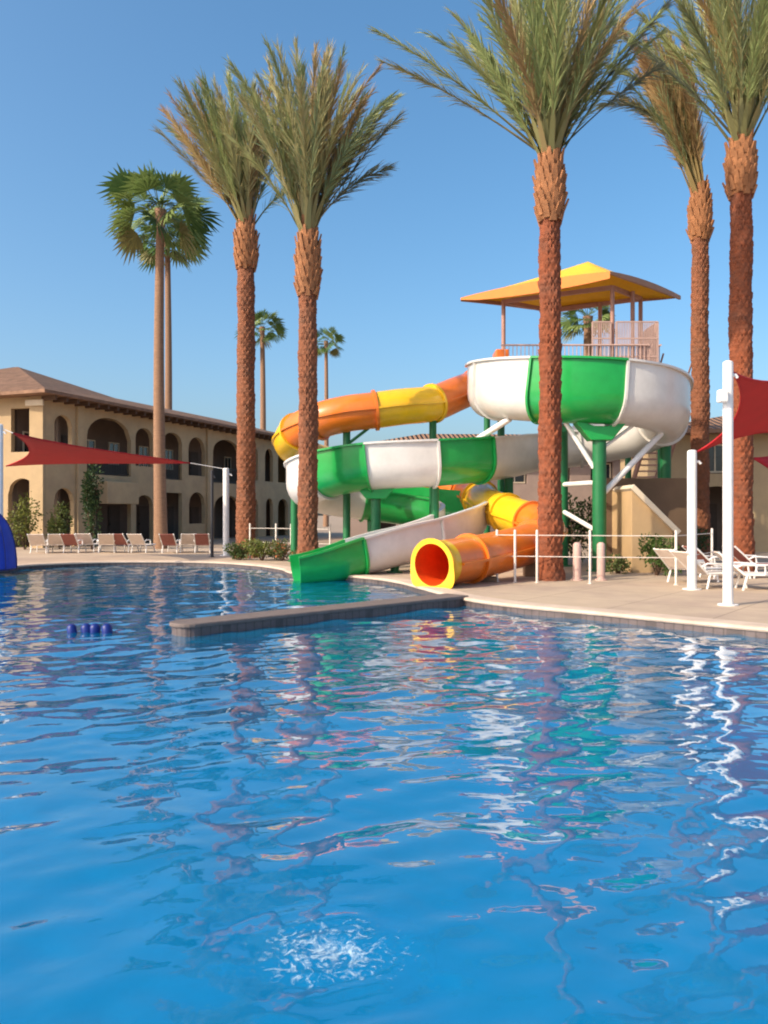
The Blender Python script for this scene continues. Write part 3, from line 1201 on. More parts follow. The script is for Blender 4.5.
def date_palm(px, D, y_head, y_crown, w_px, label, seed, n=54, length=5.2, spread=R(24), bend=(R(4), R(30)), lean=(0, 0), dry=.25, extra=(), m='trunk_bark', ll=.5, base_tilt=R(2)):
    rnd = random.Random(seed)
    x = X(px, D)
    t = thing('date_palm', label, 'palm tree', (x, D, DECK), 0, 'tall date palms by the pool')
    zh = Z(y_head, D) - DECK
    zc = Z(y_crown, D) - DECK
    r = w_px * .93 / 2 / F * D
    date_trunk(zh + .1, r * 1.06, r * .92, m, t, seed=seed)
    stub_cluster(zh - .15, zc + .12, r * 1.2, t, seed)
    mb = MB()
    for i in range(n):
        u = (i + .5) / n
        az = i * 2.39996 + rnd.uniform(-.2, .2)
        tl = base_tilt + spread * (u ** .75) * rnd.uniform(.75, 1.2)
        L_ = length * rnd.uniform(.84, 1.03) * (1 - .08 * u)
        # lean pushes every frond the same way
        v = Vector((math.cos(az) * math.sin(tl) + lean[0], math.sin(az) * math.sin(tl) + lean[1], math.cos(tl)))
        v.normalize()
        az2 = math.atan2(v.y, v.x)
        tl2 = math.acos(max(-1, min(1, v.z)))
        isdry = rnd.random() < dry * .75
        col = rnd.choice(GREENS)
        tip = rnd.choice(DRY) if rnd.random() < .35 else lerp3(col, (.25, .20, .08), .4)
        if isdry:
            col = lerp3(col, rnd.choice(DRY), .75)
            tip = rnd.choice(DRY)
        rb = r * .55
        if rnd.random() < .12:
            tl2 += R(9)
        base = (math.cos(az) * rb * u, math.sin(az) * rb * u, zc - .35 + .35 * (1 - u))
        frond(mb, base, az2, tl2, L_, rnd.uniform(*bend) * (.5 + u) + (R(22) if rnd.random() < .18 else 0), rnd, col, tip, ll=ll * rnd.uniform(.85, 1.1))
    for (az, tl, L_, bd, colr, bare) in extra:
        frond(mb, (0, 0, zc - .2), R(az), R(tl), L_, R(bd), rnd, colr, lerp3(colr, DRY[1], .4), ll=ll, bare=bare)
    mb.build('crown', 'frond_leaf', t, smooth=None)
    return t


G1, G2, BL = (.20, .23, .08), (.26, .24, .10), (.10, .13, .09)
date_palm(550, 19.7, 215, 152, 23, 'nearest and thickest date palm, its scaly trunk crossing the green flume', 3, n=60, length=4.7, spread=R(27), bend=(R(3), R(20)), dry=.15,
          extra=((172, 46, 5.6, 14, G1, .30), (165, 50, 5.4, 10, G2, .34), (8, 34, 5.0, 8, BL, .36), (12, 44, 4.4, 12, BL, .5), (-60, 30, 4.6, 10, G1, .3)))
date_palm(308, 22.9, 290, 228, 20, 'date palm rising in front of the yellow bend of the tube slide', 7, n=60, length=4.9, spread=R(20), bend=(R(4), R(26)), dry=.2, ll=.5, m='trunk_brown', lean=(.03, 0),
          extra=((5, 33, 4.4, 12, BL, .35), (-5, 36, 3.1, 42, BL, .35), (15, 26, 4.7, 15, G2, .3)))
date_palm(246, 30, 265, 222, 19, 'date palm leaning its brownish crown to the left, beside the balconied building', 9, n=54, length=5.3, spread=R(24), bend=(R(0), R(20)), dry=.45, ll=.6, m='trunk_brown', lean=(-.13, 0),
          extra=((178, 33, 5.3, 6, DRY[0], .3), (176, 27, 5.6, 8, DRY[0], .3), (185, 40, 4.8, 8, G2, .35)))
date_palm(700, 27, 235, 192, 18, 'date palm with a tied narrow brown crown bending left', 13, n=44, length=5.6, spread=R(7), bend=(R(2), R(12)), dry=.95, ll=.5, lean=(-.22, 0), m='trunk_brown',
          extra=((178, 14, 5.2, 95, BL, .3), (182, 20, 5.6, 70, G2, .3), (175, 12, 6.0, 60, G1, .3), (190, 16, 6.2, 42, DRY[2], .3)))
date_palm(741, 22.5, 190, 138, 23, 'date palm behind the red sail at the right edge', 17, n=56, length=5.2, spread=R(22), bend=(R(3), R(22)), dry=.2, extra=((178, 40, 4.6, 14, BL, .35), (170, 30, 5, 12, G1, .3)))


# ------------------------------------------------------------------ fan palms
def fan_palm(px, D, y_c, crown_px, label, seed, n=44, trunk_w=.42, lowleaves=True, group='slender fan palms in the background'):
    rnd = random.Random(seed)
    x = X(px, D)
    t = thing('fan_palm', label, 'palm tree', (x, D, DECK), 0, group)
    zc = Z(y_c, D) - DECK
    Rr = crown_px / 2 / F * D * 1.04
    mb = MB()
    nz_ = 24
    lean = rnd.uniform(-.15, .15)
    mb.tube([(lean * math.sin(3 * k / nz_), 0, (zc + .1) * k / nz_) for k in range(nz_ + 1)],
            [trunk_w / 2 * (1.25 - .5 * (k / nz_)) + .05 * math.exp(-k * .6) + (.10 if k == nz_ else 0) for k in range(nz_ + 1)], 14)
    mb.build('trunk', 'fan_trunk', t, auto=50)
    tx = lean * math.sin(3)
    mb = MB()
    for i in range(n):
        u = (i + .5) / n
        az = i * 2.39996 + rnd.uniform(-.2, .2)
        el = math.asin(max(-1, min(1, .97 - 1.62 * u))) + rnd.uniform(-.12, .12)
        hd = Vector((math.cos(az), math.sin(az), 0))
        dr = hd * math.cos(el) + Vector((0, 0, 1)) * math.sin(el)
        pl = Rr * rnd.uniform(.40, .62)
        fr_ = Rr * rnd.uniform(.48, .64)
        base = Vector((tx, 0, zc))
        hub = base + dr * pl + Vector((0, 0, -.10 * pl))
        g = lerp3((.07, .14, .035), (.21, .27, .08), rnd.random() ** 1.3)
        if u > .95:
            g = lerp3(g, (.20, .15, .06), .7)
        s_ = Vector((-hd.y, hd.x, 0))
        mb.quad(base + s_ * .03, base - s_ * .03, hub - s_ * .02, hub + s_ * .02, lerp3(g, (.16, .16, .05), .5))
        up = s_.cross(dr)
        if up.z < 0:
            up = -up
        rl = rnd.uniform(-1.0, 1.0)
        s_, up = s_ * math.cos(rl) + up * math.sin(rl), up * math.cos(rl) - s_ * math.sin(rl)
        ns = 15
        for k in range(ns):
            a = R(-74) + R(148) * k / (ns - 1)
            d1 = (dr * math.cos(a) + s_ * math.sin(a)).normalized()
            L_ = fr_ * (.62 + .38 * math.cos(a)) * rnd.uniform(.9, 1.05)
            wv = d1.cross(up).normalized() * L_ * .062
            zz = up * (.03 * L_ * (1 if k % 2 else -1))
            m1 = hub + d1 * L_ * .5 + zz + Vector((0, 0, -.05 * L_))
            tp = hub + d1 * L_ * .9 + Vector((0, 0, -.22 * L_ * rnd.uniform(.6, 1.3)))
            c1 = lerp3(g, (.17, .16, .06), rnd.uniform(0, .3))
            h0 = mb.vert(hub, g)
            a0, a1 = mb.vert(m1 + wv, g), mb.vert(m1 - wv, g)
            e = mb.vert(tp, c1)
            mb.face(h0, a0, a1)
            mb.face(a0, e, a1)
    mb.build('crown', 'frond_leaf', t, smooth=None)
    return t


fan_palm(161, 38, 212, 112, 'fullest green fan palm, its trunk rising before the arched building at left', 21, n=40, trunk_w=.5)
fan_palm(167, 70, 238, 74, 'fan palm half hidden behind the fullest fan palm', 22, n=40, trunk_w=.62)
fan_palm(262, 95, 328, 50, 'small distant fan palm just right of a brown date palm trunk', 23, n=34, trunk_w=.7)
fan_palm(326, 110, 342, 38, 'smallest distant fan palm above the orange tube slide', 24, n=30, trunk_w=.6)
fan_palm(588, 58, 318, 62, 'drooping palm seen through the posts of the slide tower', 25, n=40, trunk_w=.75)


# ------------------------------------------------------------------ buildings
def wall_panel(mb, width, z0, z1, openings, T, y=0.0, reveal=.26):
    """facade in local u (x), z; openings = (u0,u1,zbot,ztop,arched). Front skin at y=0, reveals run back by `reveal`."""
    brk = {0.0, width}
    for (u0, u1, zb, zt, arch) in openings:
        n = 12 if arch else 1
        for k in range(n + 1):
            brk.add(round(u0 + (u1 - u0) * k / n, 5))
    brk = sorted(brk)

    def top(o, u):
        u0, u1, zb, zt, arch = o
        if not arch:
            return zt
        hw = (u1 - u0) / 2
        s = (u - (u0 + u1) / 2) / hw
        rise = min(hw, arch)
        return zt - rise + rise * math.sqrt(max(0, 1 - min(1, s * s)))
    for a, b in zip(brk, brk[1:]):
        mid = (a + b) / 2
        ops = sorted([o for o in openings if o[0] < mid < o[1]], key=lambda o: o[2])
        la = lb = z0
        for o in ops:
            if o[2] > max(la, lb) + 1e-4:
                mb.quad(T((a, y, la)), T((b, y, lb)), T((b, y, o[2])), T((a, y, o[2])))
            la, lb = top(o, a), top(o, b)
            mb.quad(T((a, y, la)), T((b, y, lb)), T((b, y + reveal, lb)), T((a, y + reveal, la)))
            if o[2] > z0 + .01:
                mb.quad(T((a, y, o[2])), T((b, y, o[2])), T((b, y + reveal, o[2])), T((a, y + reveal, o[2])))
        mb.quad(T((a, y, la)), T((b, y, lb)), T((b, y, z1)), T((a, y, z1)))
    for o in openings:
        for u in (o[0], o[1]):
            mb.quad(T((u, y, o[2])), T((u, y + reveal, o[2])), T((u, y + reveal, top(o, u))), T((u, y, top(o, u))))


def frame(origin, d):
    """local (u, depth, z) to world: u along d, depth to the left of d"""
    d = Vector((d[0], d[1], 0)).normalized()
    n = Vector((-d.y, d.x, 0))
    o = Vector((origin[0], origin[1], 0))

    def T(p):
        v = o + d * p[0] + n * p[1]
        return Vector((v.x, v.y, p[2]))
    return T


def fbox(mb, T, u0, u1, y0, y1, z0, z1):
    pts = [T((u, y, z)) for u in (u0, u1) for y in (y0, y1) for z in (z0, z1)]
    ids = [mb.vert(p) for p in pts]
    for q_ in ((0, 1, 3, 2), (4, 6, 7, 5), (0, 4, 5, 1), (2, 3, 7, 6), (0, 2, 6, 4), (1, 5, 7, 3)):
        mb.face(*[ids[k] for k in q_])


def railing(parent, T, u0, u1, y, z, h=1.0):
    c = MB()
    fbox(c, T, u0, u1, y, y + .05, z + h - .05, z + h)
    fbox(c, T, u0, u1, y, y + .05, z + .08, z + .12)
    n = max(2, int((u1 - u0) / .13))
    for k in range(n + 1):
        u = u0 + .02 + (u1 - u0 - .04) * k / n
        fbox(c, T, u - .011, u + .011, y + .015, y + .037, z + .12, z + h - .05)
    return c.build('railing', 'iron', parent)


def window(parent, T, u0, u1, y, z0, z1, name='window', fm='cream_trim'):
    c = MB()
    t = .07
    fbox(c, T, u0, u0 + t, y - .06, y, z0, z1)
    fbox(c, T, u1 - t, u1, y - .06, y, z0, z1)
    fbox(c, T, u0 + t, u1 - t, y - .06, y, z1 - t, z1)
    fbox(c, T, u0 + t, u1 - t, y - .06, y, z0, z0 + t)
    fbox(c, T, (u0 + u1) / 2 - .025, (u0 + u1) / 2 + .025, y - .055, y, z0 + t, z1 - t)
    f = c.build(name, fm, parent)
    c = MB()
    fbox(c, T, u0 + t, u1 - t, y - .025, y - .02, z0 + t, z1 - t)
    c.build('pane', 'dark_glass', f)
    return f


def door(parent, T, u0, u1, y, z0, z1):
    c = MB()
    fbox(c, T, u0, u1, y - .05, y - .004, z0, z1)
    fbox(c, T, u0 + .12, u1 - .12, y - .065, y - .05, z0 + .2, z0 + (z1 - z0) * .45)
    fbox(c, T, u0 + .12, u1 - .12, y - .065, y - .05, z0 + (z1 - z0) * .52, z1 - .15)
    dr = c.build('door', 'door_brown', parent)
    c = MB()
    fbox(c, T, u0 + .06, u0 + .1, y - .11, y - .051, z0 + 1.0, z0 + 1.12)
    c.build('handle', 'iron', dr)


def hip_roof(mb, T, u0, u1, y0, y1, ze, zr, hip0=True, hip1=True, th=.16):
    """hip roof over a rectangle (eaves included) with its ridge along u"""
    ym = (y0 + y1) / 2
    h0 = (y1 - y0) / 2 if hip0 else 0
    h1 = (y1 - y0) / 2 if hip1 else 0
    ra, rb = (u0 + h0, ym, zr), (u1 - h1, ym, zr)
    sl_ = math.hypot((y1 - y0) / 2, zr - ze)
    A, B, C_, D_ = (u0, y0, ze), (u1, y0, ze), (u1, y1, ze), (u0, y1, ze)
    mb.quad(T(A), T(B), T(rb), T(ra), uv=[(u0, 0), (u1, 0), (rb[0], sl_), (ra[0], sl_)])
    mb.quad(T(C_), T(D_), T(ra), T(rb), uv=[(u1, 0), (u0, 0), (ra[0], sl_), (rb[0], sl_)])
    mb.poly([T(D_), T(A), T(ra)], uv=[(y1, 0), (y0, 0), (ym, sl_)])
    mb.poly([T(B), T(C_), T(rb)], uv=[(y0, 0), (y1, 0), (ym, sl_)])
    lo = [T((p[0], p[1], ze - th)) for p in (A, B, C_, D_)]
    hi = [T(p) for p in (A, B, C_, D_)]
    for i in range(4):
        j = (i + 1) % 4
        mb.quad(lo[i], lo[j], hi[j], hi[i], uv=[(0, 0)] * 4)
    mb.quad(*lo[::-1], uv=[(0, 0)] * 4)


K = 1.1
bo = (-16.5, 39.0)
bd_ = Vector((X(295, 63.8) + 16.5, 63.8 - 39, 0)).normalized()
# local u runs away along the facade; depth goes to its left (behind the wall)
T1 = frame(bo, bd_)


def U(px):
    k = (px - HX) / F
    return (39.0 * k + 16.5) / (bd_.x - bd_.y * k)


bl = thing('arcade_building', 'two storey tan building with arched balconies and clay tile roof', 'building')
EAVE, MID = 7.55, 3.85
ops = [(U(54), U(72), MID + .95, 6.75, .55), (U(54), U(74), DECK, 3.1, .8),
       (U(87), U(131), MID + .05, 7.0, 1.1), (U(88), U(131), DECK, 3.1, 0),
       (U(135.5), U(153), MID + .7, 6.75, .6), (U(136), U(153), DECK, 2.9, .6),
       (U(163), U(182), MID + .05, 6.75, .6), (U(163), U(182), DECK, 3.1, 0),
       (U(188.5), U(205), MID + .4, 6.7, .8), (U(189), U(205), 1.2, 3.2, .8),
       (U(213), U(240), MID + .05, 6.85, .9), (U(214), U(240), DECK, 3.1, .9),
       (U(249), U(258), MID + .4, 6.7, .6), (U(249), U(258), DECK, 3.0, .6),
       (U(265), U(273), MID + .4, 6.7, .6), (U(266), U(273), DECK, 3.0, .6), (U(278), U(288), MID + .4, 6.7, .6), (U(278), U(288), DECK, 3.0, .6)]
WLEN = U(300)
c = MB()
wall_panel(c, WLEN, 0, EAVE, ops, T1)
fbox(c, T1, WLEN, WLEN + .3, .001, 9, 0, EAVE)
fbox(c, T1, .0, WLEN, 9, 9.3, 0, EAVE)
c.build('facade_wall', 'stucco_grey', bl, smooth=None)
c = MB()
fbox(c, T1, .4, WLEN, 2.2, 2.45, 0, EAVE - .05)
c.build('inner_wall', 'stucco_recess_shade', bl)
c = MB()
fbox(c, T1, .36, WLEN, .36, 2.19, MID - .25, MID + .04)
c.build('floor_slab', 'stucco_grey', bl)
c = MB()
fbox(c, T1, .36, WLEN, .36, 2.19, EAVE - .3, EAVE - .1)
c.build('ceiling_slab', 'stucco_grey', bl)
for o in ops:
    w_ = o[1] - o[0]
    up_floor = o[2] > 3
    if up_floor and (o[2] < MID + .1):
        railing(bl, T1, o[0] + .02, o[1] - .02, .12, MID + .06, 1.0)
    zf = MID + .04 if up_floor else DECK
    um = (o[0] + o[1]) / 2
    if w_ > 2.2:
        door(bl, T1, um - 1.2, um - .2, 2.19, zf, zf + 2.15)
        window(bl, T1, um + .25, um + 1.35, 2.19, zf + .8, zf + 2.1)
    elif up_floor:
        window(bl, T1, um - .45, um + .45, 2.19, zf + .8, zf + 2.1)
    else:
        door(bl, T1, um - .5, um + .5, 2.19, zf, zf + 2.15)
# pilasters
for px in (79, 158, 208, 244):
    c = MB()
    u = U(px)
    fbox(c, T1, u - .22, u + .22, -.14, -.003, 0, EAVE - .02)
    c.build('pilaster', 'stucco_grey', bl, bevel=.02)
# balcony parapet standing proud under the wide arch
c = MB()
fbox(c, T1, U(99), U(131), -.55, -.003, 2.35, 3.55)
c.build('balcony_parapet', 'stucco_grey', bl, bevel=.03)
# sunlit end wall to the left of the corner
e_dir = Vector((-.97, .24, 0)).normalized()
T2f = frame((bo[0] + e_dir.x * 9.0, bo[1] + e_dir.y * 9.0), -e_dir)
EL = 9.0


def UE(px):
    k = (px - HX) / F
    # point bo + e_dir*s
    s = (39.0 * k + 16.5) / (e_dir.x - k * e_dir.y)
    return EL - s


eops = [(UE(11), UE(37), MID + 1.0, 7.0, 0), (UE(8), UE(36), DECK, 3.55, .9), (UE(-30), UE(-8), MID + 1.0, 7.0, 0), (UE(-32), UE(-6), DECK, 3.55, .9)]
c = MB()
wall_panel(c, EL, 0, EAVE, eops, T2f)
c.build('end_wall', 'stucco', bl, smooth=None)
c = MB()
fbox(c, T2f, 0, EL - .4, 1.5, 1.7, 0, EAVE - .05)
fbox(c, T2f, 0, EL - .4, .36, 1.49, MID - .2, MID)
c.build('recess_wall', 'stucco_recess_shade', bl)
for o in eops:
    if o[2] > 3:
        window(bl, T2f, o[0] + .1, o[1] - .1, 1.49, o[2] - .1, o[3] - .3)
c = MB()
fbox(c, T2f, EL - .75, EL + .02, -.22, -.003, 0, EAVE - .02)
c.build('corner_pier', 'stucco', bl, bevel=.02)
c = MB()
fbox(c, T2f, EL - .9, EL + .1, -.34, -.224, EAVE - .5, EAVE - .2)
c.build('pier_capital', 'cream_trim', bl, bevel=.03)
c = MB()
hip_roof(c, T1, -1.1, WLEN + .8, -1.0, 9.8, EAVE + .14, EAVE + 1.55)
c.build('roof', 'clay_tile', bl, smooth=None)
c = MB()
hip_roof(c, T2f, -6.0, EL + .75, -.9, 14.5, EAVE + .16, EAVE + 2.95)
c.build('roof_wing', 'clay_tile', bl, smooth=None)
k = 0
u = -.2
while u < WLEN:
    c = MB()
    fbox(c, T1, u - .07, u + .07, -.85, -.002, EAVE - .24, EAVE - .04)
    c.build('rafter_tail', 'timber', bl)
    u += .75

def simple_building(name, label, origin, dirv, width, depth, eave, ridge, ops, wm, upper=None):
    b = thing(name, label, 'building')
    T = frame(origin, dirv)
    c = MB()
    wall_panel(c, width, 0, eave, ops, T)
    fbox(c, T, -.25, -.001, .0, depth, 0, eave)
    fbox(c, T, width + .001, width + .25, 0, depth, 0, eave)
    fbox(c, T, 0, width, depth, depth + .25, 0, eave)
    c.build('front_wall', wm, b, smooth=None)
    c = MB()
    fbox(c, T, .01, width - .01, 1.8, 2.0, 0, eave - .05)
    c.build('inner_wall', 'stucco_recess_shade', b)
    if upper:
        c = MB()
        fbox(c, T, .01, width - .01, .36, 1.79, upper - .25, upper)
        c.build('floor_slab', 'stucco_mauve', b)
    for o in ops:
        um = (o[0] + o[1]) / 2
        zf = max(o[2], DECK)
        if o[2] < .5:
            door(b, T, um - .5, um + .5, 1.79, zf, zf + 2.1)
        else:
            window(b, T, o[0] + .06, o[1] - .06, .33, o[2] + .05, o[3] - .35 if o[4] else o[3] - .05)
    c = MB()
    hip_roof(c, T, -.9, width + .9, -.9, depth + 1, eave + .1, ridge)
    c.build('roof', 'clay_tile', b, smooth=None)
    return b


# building behind the slides
ops = []
for k in range(8):
    u = 1.2 + k * 2.6
    ops.append((u, u + 1.4, DECK, 2.4, .6))
    ops.append((u, u + 1.4, 3.6, 4.9, 0))
simple_building('low_building', 'mauve stucco building half hidden behind the slides', (X(352, 47), 47), (1, .05), 22.5, 9, 5.5, 7.0, ops, 'stucco_mauve', upper=3.0)
# building at right
ops = [(1.2, 3.4, DECK, 3.0, .9), (4.6, 7.2, DECK, 3.0, 1.0), (8.4, 11.2, DECK, 3.0, 1.2), (12.4, 15, DECK, 3.0, 1.0), (1.4, 3.2, 3.55, 4.9, 0), (8.8, 10.8, 3.5, 4.9, 0), (12.8, 14.6, 3.5, 4.9, 0)]
simple_building('arched_building', 'sunlit tan building with dark arches behind the red sails at right', (X(662, 35), 35), (1, -.12), 17, 9, 5.3, 6.7, ops, 'stucco', upper=3.3)


# ------------------------------------------------------------------ posts and shade sails
def post(px, D, y_top, r, label, m='white_paint', arm=None):
    x = X(px, D)
    zt = Z(y_top, D)
    t = thing('sail_post' if m == 'white_paint' else 'lamp_pole', label, 'post', (x, D, DECK))
    c = MB()
    h = zt - DECK
    c.lathe([(r, .022), (r, h - .06), (r * .96, h - .02), (r * .6, h)], n=18)
    c.build('pole', m, t, auto=35)
    c = MB()
    c.lathe([(r * 2.0, 0), (r * 2.0, .02)], n=18)
    c.build('base_plate', m, t)
    c = MB()
    c.tube([(r * .8, 0, h - .25), (r * 1.5, 0, h - .25), (r * 1.9, 0, h - .3)], .03, 8)
    c.build('eye_bolt', m, t)
    return t


p1 = post(728, 14.2, 361, .088, 'tallest white sail post, on the deck edge at right')
p2 = post(692, 17.2, 450, .098, 'shorter white sail post near the fence at right')
p3 = post(0, 24.6, 424, .09, 'white sail post at the left edge of the far deck')
p4 = post(226, 31.5, 468, .12, 'white sail post standing beside the brown date palm at left')
pole = post(212, 30.3, 470, .06, 'thin black lamp pole left of the white sail post', 'dark_grey')
c = MB()
c.box((X(728, 14.2) - .14, 14.1, Z(397, 14.2)), (.16, .14, .22))
c.build('floodlight', 'white_paint', p1, bevel=.02).matrix_parent_inverse = p1.matrix_world.inverted() if False else Matrix.Translation(-p1.location)


def sail(label, corners, curve=.12, n=14):
    """stretched fabric with hollow edges; three or four corners"""
    P4 = [Vector(p) for p in corners]
    if len(P4) == 3:
        P4.append(P4[2].copy())
    mb = MB()
    ids = []
    cen = sum(P4, Vector()) / 4
    for i in range(n + 1):
        row = []
        for j in range(n + 1):
            u, v = i / n, j / n
            # pull the edges in between the corners
            uu = u + (0.5 - u) * 2 * curve * (4 * v * (1 - v)) * (abs(u - .5) * 2) ** 2
            vv = v + (0.5 - v) * 2 * curve * (4 * u * (1 - u)) * (abs(v - .5) * 2) ** 2
            p = (P4[0] * (1 - uu) + P4[1] * uu) * (1 - vv) + (P4[3] * (1 - uu) + P4[2] * uu) * vv
            row.append(mb.vert(p))
        ids.append(row)
    for i in range(n):
        for j in range(n):
            mb.face(ids[i][j], ids[i + 1][j], ids[i + 1][j + 1], ids[i][j + 1])
    root = thing('shade_sail', label, 'shade sail', (0, 0, 0), 0, 'red shade sails over the deck')
    o = mb.build('fabric', 'red_fabric', root, merge=True, smooth=True)
    s = o.modifiers.new('Solidify', 'SOLIDIFY')
    s.thickness = .012
    hm = MB()
    ring = [mb.v[i] for i in ids[0]] + [mb.v[r_[-1]] for r_ in ids[1:]] + [mb.v[i] for i in ids[-1][::-1][1:]] + [mb.v[r_[0]] for r_ in ids[::-1][1:]]
    clean = [ring[0]]
    for p in ring[1:]:
        if (Vector(p) - Vector(clean[-1])).length > .02:
            clean.append(p)
    hm.tube(clean, .022, 6, cap=False)
    hm.build('hem', 'red_fabric', o, smooth=True)
    return root


def cable(root, a, b):
    c = MB()
    c.tube([a, b], .014, 6)
    c.build('cable', 'white_paint', root)


s1 = sail('long red triangular sail stretched in front of the arched building', (P(13, 433, 24.6), P(6, 466, 30.0), P(190, 463, 31.2)), .10)
cable(s1, P(13, 433, 24.6), P(1, 428, 24.6))
cable(s1, P(190, 463, 31.2), P(225, 469, 31.5))
s2 = sail('large red sail hanging from the tallest white post at right', (P(732, 372, 14.25), P(697, 452, 17.2), P(812, 442, 19), P(850, 350, 15.5)), .20)
s3 = sail('small lower red sail at the right edge behind the palm', (P(752, 458, 24), P(790, 505, 24), P(830, 440, 27)), .10)
cable(s3, P(752, 458, 24), P(738, 452, 23))


# ------------------------------------------------------------------ pool fence
def fence_run(label, pts, hgt=1.25, rails=(.62, 1.12), m='fence_paint', gap=1.25, r=.03):
    t = thing('pool_fence', label, 'fence')
    pts = [Vector((p[0], p[1], 0)) for p in pts]
    for a, b in zip(pts, pts[1:]):
        L_ = (b - a).length
        for z in rails:
            c = MB()
            c.tube([a + Vector((0, 0, DECK + z)), b + Vector((0, 0, DECK + z))], .010, 8)
            c.build('rail', m, t)
    for p in pts:
        c = MB()
        c.lathe([(r * 1.8, .0), (r * 1.8, .015), (r, .017), (r, hgt - .02), (r * .6, hgt)], (p.x, p.y, DECK), 12)
        c.build('fence_post', m, t, auto=35)
    return t


fence_run('white two rail pool fence in front of the slide and stucco wall', [(X(497, 19.2), 19.2), (X(515, 19.0), 19.0), (X(537, 18.9), 18.9), (X(590, 18.6), 18.6), (X(676, 18.3), 18.3), (X(712, 21), 21.0)])
fence_run('low white fence between the two left date palms', [(X(250, 29), 29.0), (X(276, 28.6), 28.6), (X(291, 28), 28.0), (X(330, 27), 25.9 + 1.1)], 1.3)

# two short pinkish posts beside the fence
for i, (px, lab) in enumerate(((577, 'short pinkish bollard left of the fence post near the palm'), (601, 'short pinkish bollard right of the fence post near the stucco wall'))):
    c = MB()
    D = 19.6
    t = thing('bollard', lab, 'bollard', (X(px, D), D, DECK), 0, 'short bollards behind the fence')
    c.lathe([(.10, 0), (.10, .86), (.085, .9), (.05, .93)], n=16)
    c.build('shaft', 'rail_mesh', t, auto=40)
    c = MB()
    c.lathe([(.15, 0), (.15, .03), (.101, .035)], n=16)
    c.build('base_plate', 'rail_mesh', t, auto=40)


# ------------------------------------------------------------------ loungers
def make_lounger(label, sling_m, group):
    t = thing('sun_lounger', label, 'lounger', group=group)
    for sx in (-1, 1):
        c = MB()
        c.tube([(sx * .32, -.95, .36), (sx * .32, .25, .36)], .028, 8)
        c.build('side_rail', 'white_paint', t, auto=40)
        c = MB()
        c.tube([(sx * .32, .25, .37), (sx * .32, .82, .88)], .026, 8)
        c.build('back_rail', 'white_paint', t, auto=40)
        for yy, dy in ((-.75, -.06), (.18, .1)):
            c = MB()
            c.tube([(sx * .32, yy, .35), (sx * .34, yy + dy, 0)], .027, 8)
            c.build('leg', 'white_paint', t, auto=40)
        c = MB()
        c.tube([(sx * .36, -.2, .37), (sx * .38, -.18, .58), (sx * .38, .3, .6), (sx * .34, .42, .53)], .025, 8)
        c.build('armrest', 'white_paint', t, auto=40)
    c = MB()
    c.box((0, -.34, .365), (.6, 1.18, .035))
    c.build('seat', sling_m, t, bevel=.012)
    c = MB()
    M = Matrix.Rotation(R(41.8), 3, 'X')
    c.box((0, .545, .635), (.6, .72, .035), M)
    c.build('backrest', sling_m, t, bevel=.012)
    return t


g_left = 'white loungers lined up on the far deck'
lp = make_lounger('x', 'sling_tan', g_left)
lr = make_lounger('x', 'sling_red', g_left)
spots = [(40, 33.6, 190, 0, 'far lounger nearest the left edge, beside the lit corner pier'), (56, 33.9, 200, 0, 'far lounger in front of the small lower arch'),
         (73, 33.8, 170, 1, 'far lounger with dark red sling left of the balcony parapet'), (88, 34.6, 185, 0, 'pale far lounger under the tip of the wide arch'),
         (107, 34.0, 195, 0, 'pale far lounger below the balcony parapet'), (124, 34.2, 170, 1, 'dark red slung far lounger below the right end of the parapet'),
         (141, 34.0, 185, 0, 'pale far lounger just left of the fan palm trunk'), (171, 33.8, 180, 1, 'far lounger with dark red sling right of the fan palm trunk'),
         (188, 34.2, 192, 0, 'pale far lounger halfway from fan palm to the black pole'), (203, 34.0, 178, 1, 'dark red slung far lounger nearest the black pole')]
f1 = f2 = True
for px, D, az, kd, lab in spots:
    src = lr if kd else lp
    if (kd and f2) or (not kd and f1):
        o = src
        if kd:
            f2 = False
        else:
            f1 = False
    else:
        o = copy_tree(src)
    o.location = (X(px, D), D, DECK)
    o.rotation_euler = (0, 0, R(az + random.uniform(-16, 16)))
    o['label'] = lab
    o.scale = (.92, .92, .92)
for px, D, az, kd, lab in ((686, 18.9, 120, 0, 'lounger beside the shorter white sail post'), (708, 17.6, 105, 0, 'lounger between the two white sail posts'),
                           (752, 17.2, 80, 0, 'lounger right of the tallest white post'), (757, 20.5, 95, 1, 'dark red slung lounger at the right edge behind a pale one'),
                           (716, 20.3, 100, 1, 'dark red slung lounger behind the two white posts')):
    o = copy_tree(lr if kd else lp)
    o.location = (X(px, D), D, DECK)
    o.rotation_euler = (0, 0, R(az))
    o['label'] = lab
    o['group'] = 'white loungers on the right deck'

# ------------------------------------------------------------------ blue dome canopy at the left edge
D = 24.0
t = thing('dome_canopy', 'deep blue ribbed fabric dome canopy at the left edge of the deck', 'canopy', (X(-8, D), D - .6, DECK))
mb = MB()
n, mseg = 32, 12
rr, hh = .92, 1.72
rings = []
for i in range(mseg + 1):
    a = PI / 2 * i / mseg
    row = []
    for k in range(n):
        th = 2 * PI * k / n
        sc_ = 1 - .05 * (.5 + .5 * math.cos(th * 8)) * math.cos(a * .9)
        row.append(mb.vert((rr * math.cos(a) ** .72 * sc_ * math.cos(th) if i < mseg else .02 * math.cos(th), rr * math.cos(a) ** .72 * sc_ * math.sin(th) if i < mseg else .02 * math.sin(th), .04 + hh * math.sin(a))))
    rings.append(row)
for a, b in zip(rings, rings[1:]):
    for k in range(n):
        mb.face(a[k], a[(k + 1) % n], b[(k + 1) % n], b[k])
mb.build('canopy', 'blue_fabric', t, smooth=True)
